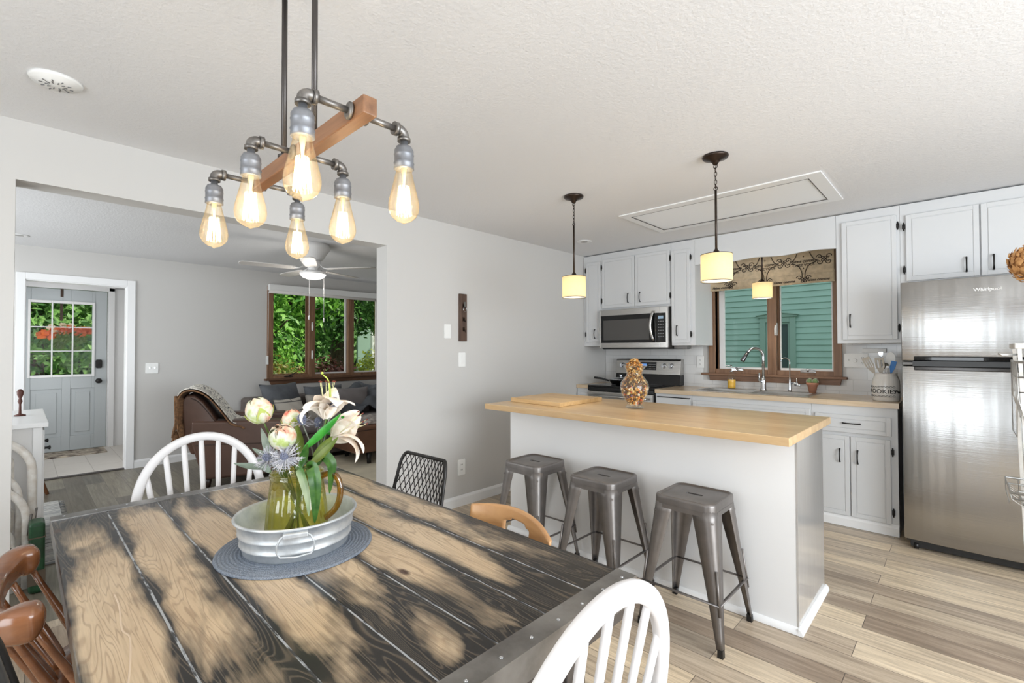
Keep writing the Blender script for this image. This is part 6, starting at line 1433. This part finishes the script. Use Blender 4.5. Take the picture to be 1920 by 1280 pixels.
for dx, dy, z in ((.06, -.065, 1.72), (.055, .09, 1.70)):
    b = MB(O); b.cyl((fx_+dx, fy_+dy, 2.19), (fx_+dx, fy_+dy, z), .0018, n=6); b.lathe([(.001, -.045), (.007, -.04), (.008, -.01), (.003, 0)], (fx_+dx, fy_+dy, z), 12); b.build('pull_chain', M_fan, t)
l = bpy.data.lights.new('fan_light', 'POINT'); l.energy = 7; l.color = (1, .95, .88); l.shadow_soft_size = .1; lo_ = bpy.data.objects.new('fan_light', l); COL.objects.link(lo_); lo_.parent = t; lo_.location = (0, 0, -.44)

# white console cabinet, seen end-on through the opening
O = (-4.75, -.35, 0); t = thing('white_console_cabinet', 'white painted cabinet with small dark knob just inside the opening', 'cabinet', O); t.location.z = .0125
b = MB(O); b.box(-5.205, -4.19, -.75, .131, .875, .903); b.build('cabinet_top', M_white, t, bev=.003)
b = MB(O); b.box(-5.17, -4.22, -.74, .10, .07, .874); b.build('cabinet_body', mat('grey_white_panel', (214, 212, 210), .4), t)
for xa, xb, ya, yb in ((-4.24, -4.205, .062, .106), (-4.24, -4.205, -.745, -.70), (-5.19, -5.15, .062, .106), (-5.19, -5.15, -.745, -.70)):
    b = MB(O); b.box(xa, xb, ya, yb, .0, .874); b.build('corner_post', M_white, t, bev=.002)
for xx in (-5.14, -4.69):
    b = MB(O); b.box(xx, xx+.43, .10, .116, .12, .85); dd = b.build('door', M_white, t, bev=.003)
    b = MB(O); xk = xx+.04 if xx > -5 else xx+.39; xk = -4.50 if xx > -5 else -4.86; b.lathe([(.014, 0), (.007, .012), (.008, .02), (.016, .034), (.001, .038)], (0, 0, 0), 14); b.v[-70:] = [Vector((xk, .116, .70))-Vector(O)+Vector((p.x+O[0], p.z+O[2], p.y+O[1])) for p in b.v[-70:]]; b.build('knob', M_black, dd)
# small dark candlestick on it
O = (-4.75, .005, .9165); t = thing('candlestick', 'thin dark red-brown candlestick on the white cabinet at the opening edge', 'candlestick', O)
b = MB(O); b.lathe([(.001, 0), (.03, 0), (.03, .006), (.008, .015), (.006, .08), (.013, .10), (.007, .12), (.016, .145), (.018, .17), (.008, .185), (.001, .186)], O, 16); b.build('stand', mat('red_brown_metal', (84, 44, 34), .5), t)

# folded white metal chairs leaning before the cabinet side
def folded_chair(lab, x, dz, sc_, m):
    t = thing('folding_chair', lab, 'folding chair', (x, -.2, 0), group='folded vintage chairs'); b = MB()
    r = .021*sc_; w_ = .255*sc_; H = .79*sc_+dz
    pts = [(0, w_, 0), (-.02, w_, H-.22)]+[(-.02-.01*math.sin(a), w_*math.cos(a), H-.22+.22*math.sin(a)) for a in [i*PI/14 for i in range(1, 14)]]+[(-.02, -w_, H-.22), (0, -w_, 0)]
    b.tube(pts, r, 12); b.build('tube_frame', m, t)
    b = MB(); w2 = w_-.055; pts = [(.03, w2, .0), (.0, w2, H-.36)]+[(.0, w2*math.cos(a), H-.36+.17*math.sin(a)) for a in [i*PI/12 for i in range(1, 12)]]+[(.0, -w2, H-.36), (.03, -w2, 0)]
    b.tube(pts, r*.8, 10); b.build('tube_frame', m, t)
    b = MB(); b.prism(rrect(-w2+.02, w2-.02, H-.36, H-.10, .06), 'x', -.012, -.004); b.build('back_panel', mat('chipped_cream_metal', (206, 200, 190), .5, vary=.2, vscale=14), t)
    b = MB(); b.prism(rrect(-w2+.02, w2-.02, .28, H-.40, .05), 'x', .004, .02); b.build('seat_panel', mat('chipped_cream_metal', (206, 200, 190), .5), t)
    b = MB(); b.cyl((.01, -w2, H-.37), (.01, w2, H-.37), .007, n=8); b.cyl((.0, w_+.005, .30), (0, w_+.02, .42), .006, n=8); b.tube([(.03, w2+.02, .24), (.05, w2+.03, .20), (.04, w2+.05, .16), (.05, w2+.03, .12)], .005, 6); b.build('hinge_rod', M_zinc, t)
    return t
M_tube = mat('chipped_white_tube', (236, 233, 228), .35, c2=(214, 206, 196), vscale=22)
folded_chair('folded white tubular metal chair leaning nearest the white cabinet', -4.06, .06, 1.02, M_tube)
folded_chair('smaller folded white tubular chair in front of the other one', -3.93, -.12, .93, M_tube)
O = (-3.86, .075, 0); t = thing('green_metal_box', 'dark green worn metal box standing behind the red-brown chair', 'box', O)
b = MB(O); b.box(-3.93, -3.79, .045, .112, .001, .395); bo = b.build('box_body', mat('green_enamel', (34, 84, 50), .4, vary=.4, vscale=10), t, bev=.018, seg=3)
b = MB(O); b.box(-3.933, -3.787, .042, .115, .31, .316); b.box(-3.933, -3.787, .042, .115, .05, .13); b.build('trim_band', mat('worn_brown_band', (96, 84, 70), .6), t)
# wooden stool leg table
O = (-6.45, -.02, 0); t = thing('wooden_side_table', 'small wooden stool with splayed brown legs behind the white cabinet', 'stool', O)
M_ = wood('walnut_stool', (134, 92, 62), (96, 62, 42), .45, 2)
b = MB(O); b.lathe([(.001, .44), (.15, .44), (.155, .455), (.15, .47), (.001, .47)], (-6.45, -.02, 0), 28); b.build('stool_top', M_, t)
for a in (20, 110, 200, 290, ):
    a = math.radians(a+40); b = MB(O); b.cyl((-6.45+.09*math.cos(a), -.02+.09*math.sin(a), .44), (-6.45+.25*math.cos(a), -.02+.25*math.sin(a), 0), .024, .014); b.build('leg', M_, t)

# ================================================================== OUTDOORS
M_grass = mat('lawn_grass', (96, 132, 56), .95, vary=.3, vscale=4, bmp=.5, bscale=60)
b = MB(); b.box(-40, -9.0, -30, 30, -.55, -.45); b.box(-9.0, 12, YB+.2, 30, -.55, -.45); g = b.build('lawn', M_grass); g['kind'] = 'structure'
# neighbour's green clapboard house
YN = 8.5; O = (-1.5, YN, -.45); t = thing('neighbor_house', 'green clapboard house wall with a pedimented window outside the kitchen', 'house', O)
M_sid = mat('green_siding_paint', (150, 192, 180), .6, vary=.06, vscale=2); M_sidt = mat('green_trim_paint', (132, 168, 156), .5)
b = MB(O); z = -.45; ex = .094; wx0, wx1, wz0, wz1 = -2.44, -1.915, .30, 1.90
while z < 7.0:  # unseen upper wall added to block sun from the kitchen window
    for xa, xb in (((-6.5, wx0+.02), (wx1-.02, 3.5)) if wz0-.05 < z+.05 < wz1 else ((-6.5, 3.5),)):
        b.add([(xa, YN, z), (xb, YN, z), (xb, YN+.016, z+ex), (xa, YN+.016, z+ex), (xa, YN+.03, z), (xb, YN+.03, z)], [(0, 1, 2, 3), (0, 4, 5, 1)])
    z += ex
b.build('siding', M_sid, t, recalc=False)
b = MB(O); b.box(-6.5, wx0, YN+.03, YN+.2, -.45, 7.0); b.box(wx1, 3.5, YN+.03, YN+.2, -.45, 7.0); b.box(wx0, wx1, YN+.03, YN+.2, wz1-.1, 7.0); b.box(wx0, wx1, YN+.03, YN+.2, -.45, wz0+.1); b.build('wall', M_sid, t)
b = MB(O); b.plate((wx0, wx1, wz0, wz1), [(wx0+.085, wx1-.085, wz0+.08, wz1-.10)], 'y', YN-.03, YN+.06); b.box(wx0-.02, wx1+.02, YN-.06, YN+.02, wz0-.04, wz0+.03)
cxn = (wx0+wx1)/2
b.prism([(wx0-.03, wz1-.02), (wx1+.03, wz1-.02), (wx1+.03, wz1+.01), (cxn, wz1+.06), (wx0-.03, wz1+.01)], 'y', YN-.05, YN+.02)
b.prism([(wx0-.05, wz1+.005), (cxn, wz1+.055), (wx1+.05, wz1+.005), (wx1+.05, wz1+.022), (cxn, wz1+.075), (wx0-.05, wz1+.022)], 'y', YN-.075, YN+.02); wf = b.build('window_frame', M_sidt, t, bev=.004)
b = MB(O); b.plate((wx0+.085, wx1-.085, wz0+.08, wz1-.10), [(wx0+.115, wx1-.115, .95, wz1-.135), (wx0+.115, wx1-.115, wz0+.11, .90)], 'y', YN+.0, YN+.04); sa = b.build('sash', M_sidt, wf)
b = MB(O); b.box(wx0+.1, wx1-.1, YN+.025, YN+.03, wz0+.09, wz1-.12); b.build('pane', mat('dark_reflecting_pane', (78, 96, 96), .08, .2), sa)

def leafcloud(b, blobs, n_, s, seed, squash=.8):
    random.seed(seed)
    tot = sum(r[0]*r[1]*r[2] for c, r in blobs)
    for c, r in blobs:
        for i in range(int(n_*r[0]*r[1]*r[2]/tot)):
            d = Vector((random.gauss(0, 1), random.gauss(0, 1), random.gauss(0, 1))).normalized(); k = random.uniform(.62, 1.04)*(1+.12*math.sin(d.x*7+c[1]*3)*math.sin(d.z*9))
            p = Vector((c[0]+d.x*r[0]*k, c[1]+d.y*r[1]*k, c[2]+d.z*r[2]*k)); nrm = (d+Vector((random.uniform(-.8, .8), random.uniform(-.8, .8), random.uniform(-.3, 1.0)))).normalized(); e = nrm.orthogonal().normalized(); a = random.uniform(0, 2*PI); g = nrm.cross(e); e, g = e*math.cos(a)+g*math.sin(a), g*math.cos(a)-e*math.sin(a)
            ss = s*random.uniform(.6, 1.2); b.add([p-e*ss, p-g*ss*.42-nrm*ss*.1, p+e*ss-nrm*ss*.25, p+g*ss*.42-nrm*ss*.1], [(0, 1, 2, 3)])
def tree(lab, x, y, h, blobs, n_, s, m, seed, tr=.14, name='leafy_tree', group='trees outside the living room', cat='tree'):
    t = thing(name, lab, cat, (x, y, -.45), group=group); O = (x, y, -.45)
    b = MB(O); b.tube([(x, y, -.45), (x+.05, y+.03, h*.4), (x-.03, y, h*.75), (x, y, h)], [tr*1.25, tr, tr*.7, tr*.3], 12)
    random.seed(seed)
    for k in range(7): a = k*.9; z = h*(.35+.08*k); b.tube([(x, y, z), (x+math.cos(a)*.5, y+math.sin(a)*.5, z+.35), (x+math.cos(a)*1.1, y+math.sin(a)*1.1, z+.55)], [tr*.4, tr*.28, tr*.1], 7)
    b.build('trunk', mat('tree_bark', (84, 70, 58), .9, vary=.4, vscale=6, stretch=(6, 6, 1), bmp=.6, bscale=20), t)
    b = MB(O); leafcloud(b, blobs, n_, s, seed); b.build('foliage', m, t, recalc=False); return t
M_l1 = leafy('fresh_green_foliage', (110, 172, 62), (156, 208, 88), (78, 136, 50), .5, .4); M_l2 = leafy('dark_green_foliage', (70, 120, 56), (112, 160, 80), (48, 88, 42), .5, .35)
M_l3 = leafy('yellow_green_foliage', (168, 186, 62), (200, 212, 88), (132, 144, 56), .5, .4); M_l4 = leafy('maroon_foliage', (96, 44, 40), (120, 66, 50), (70, 40, 34), .5, .25); M_l5 = leafy('spruce_foliage', (96, 146, 70), (142, 186, 100), (66, 112, 54), .6, .3)
tree('bright green leafy tree filling the left panes of the living room window', -10.6, 3.6, 4.0, [((-10.3, 3.2, 1.5), (.9, 1.1, 1.3)), ((-10.5, 3.9, 2.7), (1.0, 1.3, 1.1)), ((-10.2, 2.9, 2.6), (.8, .9, .8)), ((-10.4, 4.7, 2.9), (.8, .9, .8))], 7500, .085, M_l1, 1)
tree('darker green tree with thick trunk behind the middle window pane', -11.6, 5.7, 4.5, [((-11.4, 5.6, 3.0), (1.1, 1.4, 1.2)), ((-11.0, 5.1, 2.1), (.8, .8, .7)), ((-11.2, 6.6, 2.6), (.9, 1.0, .9))], 6000, .09, M_l2, 2, tr=.25)
tree('airy green tree behind the right window pane', -13.5, 8.2, 5, [((-13.4, 8.0, 3.1), (1.2, 1.6, 1.1)), ((-13.2, 9.4, 3.0), (1.1, 1.3, 1.0))], 4500, .10, M_l1, 3, tr=.16)
tree('large spruce-green tree seen through the entry door glass, left', -13.2, .1, 5, [((-13, .1, 3.4), (1.4, 1.7, 1.5)), ((-12.6, -.7, 1.9), (1.0, 1.2, .9)), ((-12.8, .45, 1.75), (.9, 1.0, .8))], 7500, .10, M_l5, 4, tr=.2, group='trees outside the entry door')
tree('bright green tree seen through the entry door glass, right', -14.5, 1.9, 5, [((-14.9, 2.2, 3.1), (1.3, 1.6, 1.4)), ((-14.6, 1.5, 1.75), (1.0, 1.3, .75))], 6500, .10, M_l1, 5, tr=.2, group='trees outside the entry door')
def bush(lab, c, r, n_, s, m, seed):
    t = thing('shrub', lab, 'shrub', (c[0], c[1], -.45), group='shrubs below the living room window'); O = (c[0], c[1], -.45)
    b = MB(O)
    for k in range(9): a = k*.7; b.tube([(c[0], c[1], -.45), (c[0]+math.cos(a)*r[0]*.5, c[1]+math.sin(a)*r[1]*.5, c[2]+r[2]*.4)], [.02, .008], 6)
    b.build('stems', mat('twig_brown', (84, 64, 48), .9), t); b = MB(O); leafcloud(b, [(c, r)], n_, s, seed); b.build('foliage', m, t, recalc=False)
bush('yellow-green shrub below the left window pane', (-8.9, 3.05, .62), (.55, .75, .62), 3200, .045, leafy('gold_tipped_foliage', (130, 138, 52), (150, 110, 60), (84, 110, 44), .5, .35), 21)
bush('maroon-leaved shrub below the middle window pane', (-9.3, 4.35, .60), (.5, .62, .62), 2600, .05, M_l4, 22)
bush('yellow-green shrub between the maroon one and the right pane', (-9.2, 5.35, .75), (.5, .50, .6), 2400, .05, M_l3, 23)
bush('golden shrub beyond the right window pane', (-10.2, 6.9, .95), (.5, .8, .6), 2600, .055, M_l3, 24)
# far hedge and neighbouring white house across the lawn
b = MB((-19, 2, -.45)); leafcloud(b, [((-19, y, z), (1.5, 2.2, 1.9)) for y in range(-8, 30, 3) for z in (1.0, 3.4)], 30000, .16, 31); o = b.build('hedge', M_l5, recalc=False); o.location = (-19, 2, -.45); tag(o, 'tall dense green hedge closing the garden far behind', 'hedge'); o['kind'] = 'stuff'
b = MB(); b.box(-21.6, -21.5, -12, 34, -.45, 5.4); o = tag(b.build('evergreen_hedge', mat('dark_hedge_core', (40, 62, 32), .95, vary=.4, vscale=3)), 'dark green mass of leaves behind the hedge', 'hedge')
M_gsid = mat('pale_green_house_paint', (130, 156, 140), .6)
O = (-16.5, 2.3, -.45); t = thing('garden_shed', 'pale grey-green shed with a small window seen low through the door glass', 'shed', O)
b = MB(O); b.box(-17.2, -16.4, 1.4, 3.4, -.45, .85); b.build('wall', M_gsid, t); b = MB(O); b.prism([(-17.4, .85), (-16.2, .85), (-16.8, 1.12)], 'y', 1.3, 3.5); b.build('roof', mat('shed_roof', (120, 118, 114), .8), t)
b = MB(O); b.box(-16.4, -16.37, 2.0, 2.5, .2, .75); wf = b.build('window', M_white, t); b = MB(O); b.box(-16.375, -16.36, 2.05, 2.45, .25, .7); b.build('pane', mat('dark_reflecting_pane', (78, 96, 96), .08, .2), wf)
O = (-15.5, 10.5, -.45); t = thing('porch', 'pale green porch with railings behind the right window pane', 'porch', O)
b = MB(O); b.box(-16.0, -15.9, 8.5, 13.5, -.45, 3.2); b.build('wall', M_gsid, t)
for y in (8.6, 9.8, 11.0, 12.2): b = MB(O); b.box(-15.2, -15.08, y, y+.12, -.45, 2.6); b.build('post', M_white, t)
b = MB(O); b.box(-15.2, -15.1, 8.6, 12.3, .95, 1.02); b.box(-15.2, -15.1, 8.6, 12.3, .2, .26); b.build('rail', mat('dark_rail', (60, 64, 60), .6), t)
